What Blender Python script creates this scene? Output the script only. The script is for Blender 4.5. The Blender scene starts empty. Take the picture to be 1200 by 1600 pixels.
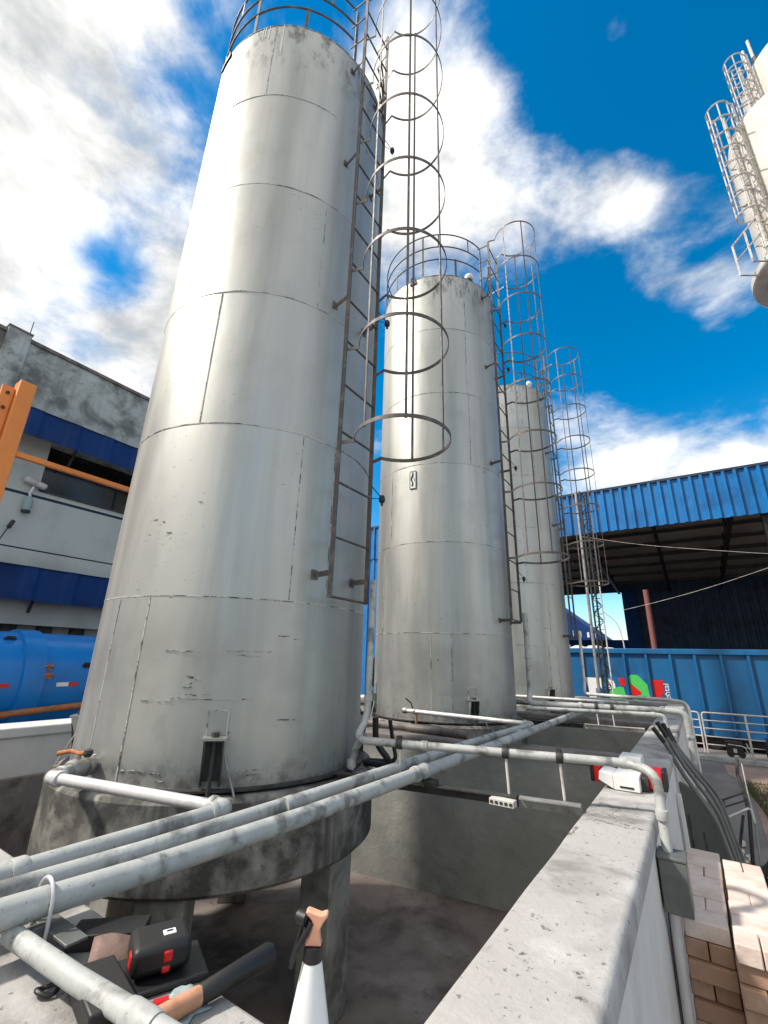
import bpy, bmesh, math, random
from mathutils import Vector, Matrix, noise as mnoise
random.seed(7)
R_ = math.radians
sc = bpy.context.scene
col = sc.collection

# ------------------------------------------------------------------ camera
H = 2.4
cam_d = bpy.data.cameras.new("camera"); cam = bpy.data.objects.new("camera", cam_d); col.objects.link(cam)
cam_d.sensor_fit = 'VERTICAL'; cam_d.sensor_height = 36.0; cam_d.sensor_width = 27.0
cam_d.lens = 692.127 / 1600 * 36.0
cam_d.clip_start = 0.05; cam_d.clip_end = 2000
yaw, pitch, roll = R_(33.95813), R_(18.415249), R_(1.587579)
def cam_axis(u):
    c, s = math.cos(roll), math.sin(roll); u = (c*u[0]-s*u[2], u[1], s*u[0]+c*u[2])
    c, s = math.cos(pitch), math.sin(pitch); u = (u[0], c*u[1]-s*u[2], s*u[1]+c*u[2])
    c, s = math.cos(yaw), math.sin(yaw); return Vector((c*u[0]-s*u[1], s*u[0]+c*u[1], u[2]))
ax, ay, az_ = cam_axis((1,0,0)), cam_axis((0,0,1)), -cam_axis((0,1,0))
cam.matrix_world = Matrix(((ax.x,ay.x,az_.x,0),(ax.y,ay.y,az_.y,0),(ax.z,ay.z,az_.z,H),(0,0,0,1)))
sc.camera = cam

# ------------------------------------------------------------------ light
SUN_EL = R_(47); SUN_DIR = Vector((-0.74,-0.67,0)).normalized()   # towards the sun, on the ground
to_sun = Vector((SUN_DIR.x*math.cos(SUN_EL), SUN_DIR.y*math.cos(SUN_EL), math.sin(SUN_EL)))
sd = bpy.data.lights.new("sun", 'SUN'); sd.energy = 4.4; sd.angle = R_(4.0); sd.color = (1.0,0.93,0.84)
sun = bpy.data.objects.new("sun", sd); col.objects.link(sun)
sun.rotation_euler = to_sun.to_track_quat('Z','Y').to_euler()
sc.view_settings.view_transform = 'Standard'; sc.view_settings.look = 'None'
sc.view_settings.exposure = 0.32; sc.view_settings.gamma = 1.0; sc.view_settings.use_curve_mapping = False

W = bpy.data.worlds.new("World"); sc.world = W; W.use_nodes = True
wn, wl = W.node_tree.nodes, W.node_tree.links
wn.clear()
def wnode(t, **k):
    n = wn.new(t)
    for a, v in k.items(): setattr(n, a, v)
    return n
wout = wnode('ShaderNodeOutputWorld'); wbg = wnode('ShaderNodeBackground'); wbg.inputs[1].default_value = 0.1
sky = wnode('ShaderNodeTexSky', sky_type='NISHITA', sun_disc=False)
sky.sun_elevation = SUN_EL; sky.sun_rotation = math.atan2(SUN_DIR.x, SUN_DIR.y)
sky.air_density = 1.0; sky.dust_density = 0.3; sky.ozone_density = 2.0
hs = wnode('ShaderNodeHueSaturation'); hs.inputs['Saturation'].default_value = 1.5; hs.inputs['Value'].default_value = 1.6; hs.inputs['Hue'].default_value = 0.49
wl.new(sky.outputs[0], hs.inputs['Color'])
tc = wnode('ShaderNodeTexCoord')
nrm = wnode('ShaderNodeVectorMath', operation='NORMALIZE'); wl.new(tc.outputs['Generated'], nrm.inputs[0])
mp = wnode('ShaderNodeMapping'); mp.inputs['Scale'].default_value = (1,1,1.7); wl.new(nrm.outputs[0], mp.inputs[0])
def wnoise(scale, detail, rough, dist=0.0, lac=2.0):
    n = wnode('ShaderNodeTexNoise'); n.inputs['Scale'].default_value = scale; n.inputs['Detail'].default_value = detail
    n.inputs['Roughness'].default_value = rough; n.inputs['Distortion'].default_value = dist; n.inputs['Lacunarity'].default_value = lac
    wl.new(mp.outputs[0], n.inputs['Vector']); return n
def wmath(op, a, b=None, c=None):
    n = wnode('ShaderNodeMath', operation=op)
    for i, v in enumerate((a, b, c)):
        if v is None: continue
        if isinstance(v, (int, float)): n.inputs[i].default_value = v
        else: wl.new(v, n.inputs[i])
    return n.outputs[0]
def wrange(v, a, b, c=0.0, d=1.0, it='SMOOTHSTEP'):
    n = wnode('ShaderNodeMapRange', interpolation_type=it)
    wl.new(v, n.inputs[0])
    for i, q in enumerate((a,b,c,d)): n.inputs[i+1].default_value = q
    return n.outputs[0]
# visible cloud masses, plus unseen ones behind and overhead added to whiten the light: direction, angular size, weight (positive = cloud, negative = clear)
CLOUDS = [((0.2,-0.35,0.91),0.80,0.85), ((-0.2,-0.9,0.45),1.15,0.8), ((-0.7,-0.5,0.55),0.75,0.7), ((0.95,-0.1,0.3),0.75,0.55), ((-0.68,0.08,0.73),0.62,0.42), ((-0.82,0.25,0.40),0.55,0.42),
          ((-0.3,0.501,0.812),0.24,0.28), ((-0.236,0.389,0.89),0.20,0.24), ((-0.35,0.611,0.71),0.24,0.30), ((-0.152,0.502,0.852),0.13,0.20),
          ((-0.099,0.632,0.768),0.18,0.40), ((0.03,0.678,0.734),0.15,0.36), ((0.044,0.763,0.645),0.08,0.26), ((0.12,0.79,0.60),0.11,0.30),
          ((-0.076,0.915,0.395),0.18,0.36), ((0.121,0.93,0.345),0.22,0.40), ((0.05,0.5,0.86),0.06,0.14),
          ((0.02,0.50,0.866),0.22,-0.30), ((0.138,0.614,0.777),0.13,-0.30), ((0.008,0.824,0.566),0.12,-0.26), ((-0.106,0.758,0.643),0.10,-0.20), ((-0.737,0.232,0.635),0.11,-0.42)]
acc = None
for d, rad, wgt in CLOUDS:
    dv = Vector(d).normalized()
    vm = wnode('ShaderNodeVectorMath', operation='DISTANCE'); wl.new(nrm.outputs[0], vm.inputs[0]); vm.inputs[1].default_value = dv
    v = wrange(vm.outputs['Value'], rad, 0.0, 0.0, wgt)
    acc = v if acc is None else wmath('ADD', acc, v)
n1 = wnoise(3.2, 9.0, 0.56, 0.35); n2 = wnoise(9.0, 8.0, 0.6, 0.2); n3 = wnoise(2.1, 5.0, 0.55)
dens = wmath('ADD', wmath('MULTIPLY', n1.outputs[0], 0.75), wmath('MULTIPLY', n2.outputs[0], 0.25))
dens = wmath('ADD', wmath('MULTIPLY', wmath('SUBTRACT', dens, 0.5), 1.75), 0.5)
dens = wmath('ADD', dens, acc)
cov = wrange(dens, 0.52, 0.98)
shade = wrange(wmath('ADD', wmath('MULTIPLY', n3.outputs[0], 0.6), wmath('MULTIPLY', n2.outputs[0], 0.4)), 0.34, 0.60)
cm = wnode('ShaderNodeMix', data_type='RGBA'); wl.new(shade, cm.inputs[0])
cm.inputs[6].default_value = (4.6,4.8,4.9,1); cm.inputs[7].default_value = (11.0,10.8,10.5,1)
mx = wnode('ShaderNodeMix', data_type='RGBA'); wl.new(cov, mx.inputs[0]); wl.new(hs.outputs[0], mx.inputs[6]); wl.new(cm.outputs[2], mx.inputs[7])
wl.new(mx.outputs[2], wbg.inputs[0]); wl.new(wbg.outputs[0], wout.inputs[0])

# ------------------------------------------------------------------ materials
def newmat(name):
    m = bpy.data.materials.new(name); m.use_nodes = True
    nt = m.node_tree; b = nt.nodes['Principled BSDF']
    return m, nt, b
class G:                                   # small node-graph helper
    def __init__(s, nt):
        s.nt = nt; s.pos = nt.nodes.new('ShaderNodeNewGeometry').outputs['Position']
    def n(s, t, **k):
        x = s.nt.nodes.new(t)
        for a, v in k.items(): setattr(x, a, v)
        return x
    def lk(s, a, b): s.nt.links.new(a, b)
    def noise(s, scale, detail=5, rough=0.55, sv=(1,1,1), dist=0.0, off=(0,0,0)):
        mp = s.n('ShaderNodeMapping'); mp.inputs['Scale'].default_value = sv; mp.inputs['Location'].default_value = off
        s.lk(s.pos, mp.inputs[0]); t = s.n('ShaderNodeTexNoise')
        t.inputs['Scale'].default_value = scale; t.inputs['Detail'].default_value = detail
        t.inputs['Roughness'].default_value = rough; t.inputs['Distortion'].default_value = dist
        s.lk(mp.outputs[0], t.inputs['Vector']); return t.outputs[0]
    def rng(s, v, a, b, c=0.0, d=1.0):
        r = s.n('ShaderNodeMapRange', interpolation_type='SMOOTHSTEP'); s.lk(v, r.inputs[0])
        for i, q in enumerate((a,b,c,d)): r.inputs[i+1].default_value = q
        return r.outputs[0]
    def mix(s, f, a, b, mode='MIX'):
        m = s.n('ShaderNodeMix', data_type='RGBA', blend_type=mode)
        if isinstance(f, float): m.inputs[0].default_value = f
        else: s.lk(f, m.inputs[0])
        for i, q in ((6,a),(7,b)):
            if isinstance(q, tuple): m.inputs[i].default_value = (*q,1) if len(q)==3 else q
            else: s.lk(q, m.inputs[i])
        return m.outputs[2]
    def math(s, op, a, b=None):
        m = s.n('ShaderNodeMath', operation=op)
        for i, q in enumerate((a,b)):
            if q is None: continue
            if isinstance(q,(int,float)): m.inputs[i].default_value = q
            else: s.lk(q, m.inputs[i])
        return m.outputs[0]
    def z(s):
        x = s.n('ShaderNodeSeparateXYZ'); s.lk(s.pos, x.inputs[0]); return x.outputs['Z']
    def bump(s, b, v, strength, dist=0.01):
        u = s.n('ShaderNodeBump'); u.inputs['Strength'].default_value = strength; u.inputs['Distance'].default_value = dist
        s.lk(v, u.inputs['Height']); s.lk(u.outputs[0], b.inputs['Normal'])

def weathered(name, base, dark, light=None, scale=3.0, amt=(0.45,0.7), streak=0.0, rough=0.75, metal=0.0, bump=0.25, fine=60.0, spots=0.0, spec=0.5, bdist=0.006, cracks=0.0, vary=0.0):
    """a colour broken up by blotches, optional rain streaks and speckle"""
    m, nt, b = newmat(name); g = G(nt)
    c = g.mix(g.rng(g.noise(scale,7,0.6,dist=0.4), amt[0], amt[1]), base, dark)
    if light: c = g.mix(g.rng(g.noise(scale*1.7,6,0.6,off=(9,4,2)), 0.5, 0.75, 0, 0.8), c, light)
    if streak > 0: c = g.mix(g.rng(g.noise(scale*2.2,5,0.6,sv=(1,1,0.08),off=(3,1,0)), 0.48, 0.72, 0, streak), c, dark)
    if spots > 0: c = g.mix(g.rng(g.noise(scale*9,4,0.7,off=(5,5,5)), 0.62, 0.70, 0, spots), c, tuple(x*0.35 for x in dark))
    if cracks > 0:
        vo = g.n('ShaderNodeTexVoronoi', feature='DISTANCE_TO_EDGE'); vo.inputs['Scale'].default_value = 2.1
        wv = g.n('ShaderNodeVectorMath', operation='ADD'); cn = g.n('ShaderNodeTexNoise'); cn.inputs['Scale'].default_value = 5.0; cn.inputs['Detail'].default_value = 6
        sc_ = g.n('ShaderNodeVectorMath', operation='SCALE'); sc_.inputs['Scale'].default_value = 0.35; g.lk(g.pos, cn.inputs['Vector']); g.lk(cn.outputs['Color'], sc_.inputs[0]); g.lk(g.pos, wv.inputs[0]); g.lk(sc_.outputs[0], wv.inputs[1]); g.lk(wv.outputs[0], vo.inputs['Vector'])
        line = g.math('MULTIPLY', g.rng(vo.outputs['Distance'], 0.012, 0.004), g.rng(g.noise(1.3,3,0.5,off=(2,2,8)), 0.5, 0.6, 0, cracks))
        c = g.mix(line, c, tuple(x*0.3 for x in dark))
        c = g.mix(g.rng(g.noise(38,3,0.6,off=(1,6,2)), 0.66, 0.70, 0, 0.7), c, tuple(x*0.45 for x in dark))
    if vary > 0:
        oi = g.n('ShaderNodeObjectInfo'); c = g.mix(g.rng(oi.outputs['Random'],0,1,0,vary), c, dark)
    f = g.noise(fine,6,0.65)
    c = g.mix(g.rng(f,0.3,0.7,0,0.22), c, tuple(x*0.75 for x in base))
    nt.links.new(c, b.inputs['Base Color'])
    b.inputs['Metallic'].default_value = metal; b.inputs['Specular IOR Level'].default_value = spec
    nt.links.new(g.rng(g.noise(scale*3,4,0.6), 0.3, 0.7, rough*0.85, min(1,rough*1.15)), b.inputs['Roughness'])
    g.bump(b, g.math('ADD', g.math('MULTIPLY', f, 0.5), g.noise(scale*4,6,0.6)), bump, bdist)
    return m

def tank_paint():
    m, nt, b = newmat("aluminium paint"); g = G(nt)
    at = g.n('ShaderNodeAttribute', attribute_name='tone').outputs['Fac']
    base = g.mix(at, (0.38,0.385,0.36), (0.53,0.53,0.50))
    c = g.mix(g.rng(g.noise(2.2,5,0.6,sv=(1,1,0.06)), 0.42, 0.72, 0, 0.55), base, (0.25,0.26,0.24))
    c = g.mix(g.rng(g.noise(1.3,5,0.6,off=(2,7,1)), 0.5, 0.8, 0, 0.5), c, (0.27,0.275,0.25))
    z = g.z()
    # mildew under the rim, rubbed dirt low down, small chips anywhere
    n_m = g.noise(7,8,0.7,sv=(1,1,0.35)); rim = g.rng(z, 8.7, 9.8)
    c = g.mix(g.math('MULTIPLY', rim, g.rng(n_m, 0.48, 0.64, 0, 0.8)), c, (0.06,0.06,0.055))
    low = g.rng(z, 2.6, 1.6)
    c = g.mix(g.math('MULTIPLY', low, g.rng(g.noise(5,7,0.65,sv=(1,1,0.5),off=(1,2,3)), 0.5, 0.74, 0, 0.35)), c, (0.16,0.155,0.145))
    c = g.mix(g.math('MULTIPLY', g.math('MULTIPLY', g.rng(z,1.90,1.93), g.rng(z,2.80,2.40)), g.rng(g.noise(1.5,4,0.6,off=(6,2,5)),0.4,0.65,0,0.4)), c, (0.27,0.26,0.245))
    foot = g.rng(z, 1.78, 1.56)
    c = g.mix(g.math('MULTIPLY', foot, g.rng(g.noise(9,6,0.7), 0.42, 0.66, 0, 0.7)), c, (0.09,0.085,0.08))
    c = g.mix(g.rng(g.noise(11,6,0.75,sv=(1,1,0.8),off=(8,3,4)), 0.70, 0.74), c, (0.05,0.05,0.045))
    # scuffed patches
    msk = g.rng(g.noise(0.9,2,0.5,off=(4,0,6)), 0.52, 0.62)
    c = g.mix(g.math('MULTIPLY', msk, g.rng(g.noise(22,4,0.7,sv=(1,1,2.2)), 0.64, 0.68, 0, 0.8)), c, (0.08,0.08,0.075))
    nt.links.new(c, b.inputs['Base Color'])
    b.inputs['Metallic'].default_value = 0.62
    nt.links.new(g.rng(g.noise(4,5,0.6,sv=(1,1,0.15)), 0.3, 0.7, 0.40, 0.54), b.inputs['Roughness'])
    h = g.math('ADD', g.math('MULTIPLY', g.noise(1.6,3,0.5,sv=(1,1,0.25)), 1.0), g.math('MULTIPLY', g.noise(90,4,0.6), 0.02))
    g.bump(b, h, 0.4, 0.03)
    return m

def seam_mat():
    m, nt, b = newmat("weld seam"); g = G(nt)
    c = g.mix(g.rng(g.noise(6,6,0.75), 0.40, 0.55), (0.06,0.06,0.055), (0.5,0.5,0.48))
    nt.links.new(c, b.inputs['Base Color']); b.inputs['Roughness'].default_value = 0.6; return m
def scuff_mat():
    m, nt, b = newmat("scraped paint"); g = G(nt)
    c = g.mix(g.rng(g.noise(16,6,0.75), 0.44, 0.56), (0.05,0.05,0.045), (0.40,0.40,0.37))
    nt.links.new(c, b.inputs['Base Color']); b.inputs['Roughness'].default_value = 0.7; return m
def plain(name, c, rough=0.5, metal=0.0, var=0.15, scale=12, emit=0):
    m, nt, b = newmat(name); g = G(nt)
    nt.links.new(g.mix(g.rng(g.noise(scale,5,0.6), 0.35, 0.7, 0, 1.0), c, tuple(x*(1-var) for x in c)), b.inputs['Base Color'])
    b.inputs['Roughness'].default_value = rough; b.inputs['Metallic'].default_value = metal
    g.bump(b, g.noise(scale*6,4,0.6), 0.12, 0.003); return m

M = {}
M['tank'] = tank_paint(); M['seam'] = seam_mat(); M['scuff'] = scuff_mat()
M['steel'] = weathered("rusty dark steel", (0.10,0.09,0.083), (0.19,0.115,0.09), (0.25,0.23,0.215), scale=5, amt=(0.54,0.66), rough=0.6, metal=0.3, bump=0.15)
M['galv'] = weathered("dull galvanised steel", (0.34,0.33,0.31), (0.15,0.12,0.10), (0.5,0.5,0.48), scale=5, rough=0.5, metal=0.45, bump=0.1)
M['darksteel'] = weathered("dark stained steel", (0.05,0.048,0.045), (0.02,0.018,0.017), (0.11,0.10,0.09), scale=6, rough=0.6, metal=0.3, bump=0.15)
M['pipe'] = weathered("grey painted pipe", (0.40,0.41,0.395), (0.15,0.15,0.142), (0.56,0.565,0.545), scale=5, amt=(0.50,0.64), rough=0.5, bump=0.35, spots=0.9)
M['whitepipe'] = weathered("silver painted pipe", (0.62,0.60,0.59), (0.34,0.33,0.32), (0.72,0.71,0.70), scale=5, rough=0.4, metal=0.2, bump=0.2)
M['brownpipe'] = weathered("brown stained pipe", (0.16,0.135,0.125), (0.07,0.055,0.05), (0.26,0.23,0.22), scale=5, rough=0.6, bump=0.2)
M['cap'] = weathered("worn concrete coping", (0.41,0.395,0.38), (0.19,0.18,0.17), (0.54,0.525,0.505), scale=2.2, amt=(0.44,0.68), rough=0.9, bump=0.9, spots=0.85, cracks=0.8, spec=0.2)
M['capdark'] = weathered("dirty concrete coping", (0.20,0.18,0.17), (0.09,0.08,0.075), (0.30,0.28,0.27), scale=3, rough=0.9, bump=0.4, spots=0.5, spec=0.2)
M['wallwhite'] = weathered("white painted wall", (0.64,0.625,0.60), (0.40,0.385,0.365), (0.70,0.69,0.67), scale=1.6, amt=(0.5,0.8), streak=0.2, rough=0.85, bump=0.25, spec=0.2)
M['wallgrey'] = weathered("grey green rendered wall", (0.31,0.315,0.29), (0.20,0.205,0.187), (0.40,0.40,0.37), scale=1.6, amt=(0.42,0.75), rough=0.5, bump=0.55, bdist=0.02, fine=9)
M['plinth'] = weathered("mould streaked concrete", (0.27,0.262,0.24), (0.065,0.063,0.058), (0.42,0.405,0.375), scale=2.6, amt=(0.40,0.58), streak=0.95, rough=0.85, bump=0.5, spots=0.8, spec=0.2)
M['column'] = weathered("streaked grey column", (0.33,0.33,0.30), (0.13,0.13,0.115), (0.44,0.43,0.40), scale=2.4, amt=(0.45,0.65), streak=0.6, rough=0.8, bump=0.4, spots=0.5, spec=0.2)
M['floor'] = weathered("damp brown slab", (0.22,0.183,0.165), (0.07,0.056,0.05), (0.34,0.30,0.28), scale=1.1, amt=(0.42,0.62), rough=0.7, bump=0.5, spots=0.5)
M['ground'] = weathered("yard concrete", (0.20,0.185,0.175), (0.12,0.105,0.10), (0.28,0.25,0.235), scale=0.5, rough=0.85, bump=0.3)
M['path'] = weathered("pink brown paving", (0.33,0.22,0.18), (0.22,0.15,0.125), (0.4,0.29,0.25), scale=1.2, rough=0.85, bump=0.3)
M['facade'] = weathered("weathered render", (0.46,0.475,0.445), (0.14,0.14,0.128), (0.58,0.59,0.56), scale=0.9, amt=(0.42,0.60), streak=0.4, rough=0.9, bump=0.3, spots=0.7, spec=0.2)
M['facade2'] = weathered("grey green painted wall", (0.53,0.55,0.515), (0.42,0.44,0.41), scale=0.7, rough=0.85, bump=0.12, spec=0.2)
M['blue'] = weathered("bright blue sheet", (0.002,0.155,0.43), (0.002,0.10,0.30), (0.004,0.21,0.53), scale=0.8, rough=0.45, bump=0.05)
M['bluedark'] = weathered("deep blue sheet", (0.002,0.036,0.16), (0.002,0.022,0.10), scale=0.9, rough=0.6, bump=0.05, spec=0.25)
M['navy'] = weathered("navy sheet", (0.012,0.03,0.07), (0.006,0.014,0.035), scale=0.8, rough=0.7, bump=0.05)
M['container'] = weathered("container blue paint", (0.002,0.105,0.27), (0.002,0.06,0.16), (0.004,0.15,0.36), scale=0.9, amt=(0.45,0.75), streak=0.5, rough=0.5, bump=0.1)
M['tanker'] = weathered("glossy blue paint", (0.001,0.19,0.58), (0.001,0.13,0.42), scale=0.8, rough=0.32, bump=0.04)
M['orange'] = weathered("orange paint", (0.80,0.27,0.06), (0.68,0.22,0.05), scale=1.5, rough=0.45, bump=0.05)
M['roofunder'] = weathered("dusty roof lining", (0.20,0.175,0.155), (0.12,0.10,0.09), scale=0.8, rough=0.9, bump=0.1)
M['black'] = plain("black plastic", (0.012,0.012,0.013), 0.5)
M['blackmetal'] = plain("black metal", (0.02,0.02,0.021), 0.45, 0.4)
M['red'] = plain("red plastic", (0.62,0.012,0.012), 0.35)
M['green'] = plain("green vinyl", (0.07,0.52,0.10), 0.5)
M['white'] = plain("white paint", (0.76,0.76,0.74), 0.5, var=0.08)
M['silo'] = weathered("warm white silo paint", (0.58,0.54,0.49), (0.38,0.33,0.28), scale=0.9, amt=(0.5,0.75), streak=0.6, rough=0.6, bump=0.05)
M['whitesteel'] = weathered("white painted steel", (0.6,0.57,0.53), (0.3,0.25,0.21), scale=5, rough=0.5, bump=0.1)
M['bottle'] = plain("white bottle plastic", (0.74,0.75,0.74), 0.35, var=0.03)
M['peach'] = plain("peach plastic", (0.76,0.37,0.24), 0.4, var=0.05)
M['wood'] = weathered("turned wood handle", (0.58,0.30,0.18), (0.40,0.19,0.10), scale=14, rough=0.5, bump=0.1)
M['leather'] = weathered("brown leather", (0.20,0.125,0.10), (0.12,0.07,0.055), scale=18, rough=0.7, bump=0.3)
M['cloth'] = weathered("pale blue rag", (0.34,0.42,0.42), (0.24,0.30,0.30), scale=20, rough=0.95, bump=0.4)
M['brickpale'] = weathered("pale pink brick", (0.70,0.59,0.52), (0.55,0.43,0.36), (0.76,0.66,0.59), scale=7, vary=0.6, rough=0.9, bump=0.5, spots=0.5, spec=0.2)
M['brickbrown'] = weathered("brown brick", (0.44,0.285,0.20), (0.32,0.19,0.13), (0.54,0.38,0.29), scale=7, vary=0.9, rough=0.9, bump=0.5, spots=0.5, spec=0.2)
M['rust'] = weathered("orange rust", (0.42,0.16,0.06), (0.2,0.08,0.04), scale=14, rough=0.8, bump=0.4)
M['sheetgrey'] = weathered("grey green panel", (0.15,0.155,0.14), (0.09,0.092,0.085), (0.21,0.21,0.19), scale=2.4, streak=0.5, rough=0.6, bump=0.2)
M['jbox'] = weathered("grey enclosure", (0.14,0.15,0.14), (0.09,0.095,0.09), scale=4, rough=0.5, metal=0.2, bump=0.1)
M['grass'] = weathered("grass blades", (0.07,0.09,0.03), (0.04,0.055,0.018), (0.11,0.12,0.05), scale=3, rough=0.8, bump=0.0)
M['fence'] = weathered("galvanised rail", (0.62,0.56,0.51), (0.42,0.28,0.22), (0.7,0.67,0.63), scale=2.5, amt=(0.52,0.7), rough=0.5, metal=0.2, bump=0.1)
M['glass'] = plain("dark glass with awning shade", (0.015,0.016,0.016), 0.12, 0.0)
M['tarp'] = weathered("white sacks", (0.62,0.58,0.55), (0.5,0.30,0.2), scale=1.4, amt=(0.55,0.68), rough=0.9, bump=0.4)
M['redpaint'] = plain("rust red column", (0.22,0.075,0.065), 0.6)

# ------------------------------------------------------------------ mesh helper
class MB:
    def __init__(s): s.v=[]; s.f=[]; s.mi=[]; s.mats=[]
    def m(s, key):
        if key not in s.mats: s.mats.append(key)
        return s.mats.index(key)
    def add(s, vs, fs, key):
        o=len(s.v); s.v += [Vector(v) for v in vs]; i=s.m(key)
        for f in fs: s.f.append([o+k for k in f]); s.mi.append(i)
        return s
    def box(s, lo, hi, key):
        x0,y0,z0=lo; x1,y1,z1=hi
        return s.add([(x0,y0,z0),(x1,y0,z0),(x1,y1,z0),(x0,y1,z0),(x0,y0,z1),(x1,y0,z1),(x1,y1,z1),(x0,y1,z1)],
            [(3,2,1,0),(4,5,6,7),(0,1,5,4),(1,2,6,5),(2,3,7,6),(3,0,4,7)], key)
    def obox(s, c, ux, uy, uz, key):        # centre and three half-axis vectors
        c=Vector(c); ux,uy,uz=Vector(ux),Vector(uy),Vector(uz)
        vs=[c+sx*ux+sy*uy+sz*uz for sz in(-1,1) for sx,sy in((-1,-1),(1,-1),(1,1),(-1,1))]
        fs=[(3,2,1,0),(4,5,6,7),(0,1,5,4),(1,2,6,5),(2,3,7,6),(3,0,4,7)]
        if ux.cross(uy).dot(uz)<0: fs=[f[::-1] for f in fs]
        return s.add(vs,fs,key)
    def bar(s, a, b, w, h, key, up=(0,0,1)):  # rectangular bar from a to b
        a,b=Vector(a),Vector(b); d=(b-a); L=d.length; d.normalize(); up=Vector(up)
        if abs(d.dot(up))>0.98: up=Vector((1,0,0))
        sx=d.cross(up).normalized(); uz=sx.cross(d).normalized()
        return s.obox((a+b)/2, sx*w/2, d*L/2, uz*h/2, key)
    def tube(s, pts, r, key, seg=12, closed=False, caps=True):
        pts=[Vector(p) for p in pts]; n=len(pts); rs=r if isinstance(r,(list,tuple)) else [r]*n
        T=[]
        for i in range(n):
            a=pts[(i-1)%n] if (closed or i>0) else pts[i]; b=pts[(i+1)%n] if (closed or i<n-1) else pts[i]
            T.append((b-a).normalized())
        ref=Vector((0,0,1)) if abs(T[0].z)<0.9 else Vector((1,0,0))
        N=T[0].cross(ref).normalized(); vs=[]
        for i in range(n):
            if i>0:
                q=T[i-1].rotation_difference(T[i]); N=(q@N).normalized()
            B=T[i].cross(N).normalized()
            for k in range(seg):
                a=2*math.pi*k/seg; vs.append(pts[i]+(N*math.cos(a)+B*math.sin(a))*rs[i])
        fs=[]
        for i in range(n if closed else n-1):
            j=(i+1)%n
            for k in range(seg):
                l=(k+1)%seg; fs.append((i*seg+k,i*seg+l,j*seg+l,j*seg+k))
        if caps and not closed:
            fs.append(tuple(range(seg))[::-1]); fs.append(tuple((n-1)*seg+k for k in range(seg)))
        return s.add(vs,fs,key)
    def lathe(s, prof, c, key, seg=32, axis='Z', a0=0.0, a1=2*math.pi):  # prof: (radius, height)
        full=abs(a1-a0-2*math.pi)<1e-6; ns=seg if full else seg+1; vs=[]
        for r,h in prof:
            for k in range(ns):
                a=a0+(a1-a0)*k/seg; p=(r*math.cos(a), r*math.sin(a), h)
                if axis=='Y': p=(p[1],p[2],p[0])
                elif axis=='X': p=(p[2],p[0],p[1])
                vs.append((c[0]+p[0],c[1]+p[1],c[2]+p[2]))
        fs=[]
        for i in range(len(prof)-1):
            for k in range(seg):
                l=(k+1)%ns; fs.append((i*ns+k,i*ns+l,(i+1)*ns+l,(i+1)*ns+k))
        return s.add(vs,fs,key)
    def prism(s, poly, o, u, v, n, t, key):   # polygon in plane (u,v) at o, thickness t along n
        o,u,v,n=Vector(o),Vector(u),Vector(v),Vector(n); k=len(poly)
        vs=[o+u*a+v*b for a,b in poly]+[o+u*a+v*b+n*t for a,b in poly]
        area=sum(poly[i][0]*poly[(i+1)%k][1]-poly[(i+1)%k][0]*poly[i][1] for i in range(k))
        fl=(area>0)==(u.cross(v).dot(n)>0)
        f0=tuple(range(k)); f1=tuple(range(k,2*k)); fs=[f0[::-1] if fl else f0, f1 if fl else f1[::-1]]
        for i in range(k):
            j=(i+1)%k; q=(i,j,k+j,k+i); fs.append(q if fl else q[::-1])
        return s.add(vs,fs,key)
    def corr(s, o, u, v, n, L, Hh, key, pitch=0.25, depth=0.035, t=0.004):  # corrugated sheet: ribs run along v
        o,u,v,n=Vector(o),Vector(u),Vector(v),Vector(n); prof=[]; x=0
        while x<L-1e-6:
            for a,b in ((0,0),(0.55,0),(0.66,1),(0.89,1)):
                if x+a*pitch<=L: prof.append((x+a*pitch,b*depth))
            x+=pitch
        prof.append((L,0)); k=len(prof)
        fr=[o+u*a+n*b for a,b in prof]+[o+u*a+n*b+v*Hh for a,b in prof]
        bk=[p-n*t for p in fr]; fs=[]
        for i in range(k-1):
            fs.append((i,i+1,k+i+1,k+i)); fs.append((2*k+i,3*k+i,3*k+i+1,2*k+i+1))
            fs.append((i,2*k+i,2*k+i+1,i+1)); fs.append((k+i,k+i+1,3*k+i+1,3*k+i))
        if u.cross(v).dot(n)<0: fs=[f[::-1] for f in fs]
        return s.add(fr+bk,fs,key)
    def build(s, name, parent=None, bevel=0.0, sharp=35, tag=None, bseg=2, smooth=True):
        me=bpy.data.meshes.new(name)
        if parent is None:
            xs=[v.x for v in s.v]; ys=[v.y for v in s.v]; zs=[v.z for v in s.v]
            org=Vector(((min(xs)+max(xs))/2,(min(ys)+max(ys))/2,min(zs)))
        else:
            r=parent; org=Vector((0,0,0))
            while r: org=org+r.location; r=r.parent
        me.from_pydata([v-org for v in s.v],[],s.f)
        for k in s.mats: me.materials.append(M[k])
        me.polygons.foreach_set('material_index', s.mi)
        if smooth:
            me.polygons.foreach_set('use_smooth',[True]*len(me.polygons)); me.set_sharp_from_angle(angle=R_(sharp))
        me.update()
        o=bpy.data.objects.new(name, me); col.objects.link(o)
        if parent is None: o.location=org
        else: o.parent=parent
        if bevel>0:
            b=o.modifiers.new('edge','BEVEL'); b.width=bevel; b.segments=bseg; b.limit_method='ANGLE'; b.angle_limit=R_(40)
        if tag: set_tag(o,*tag)
        return o
def set_tag(o, label=None, cat=None, group=None, kind=None):
    for k,v in (('label',label),('category',cat),('group',group),('kind',kind)):
        if v: o[k]=v
    return o
def empty(name, loc, label, cat, group=None):
    o=bpy.data.objects.new(name,None); o.empty_display_size=0.2; col.objects.link(o); o.location=loc
    return set_tag(o,label,cat,group)
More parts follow.
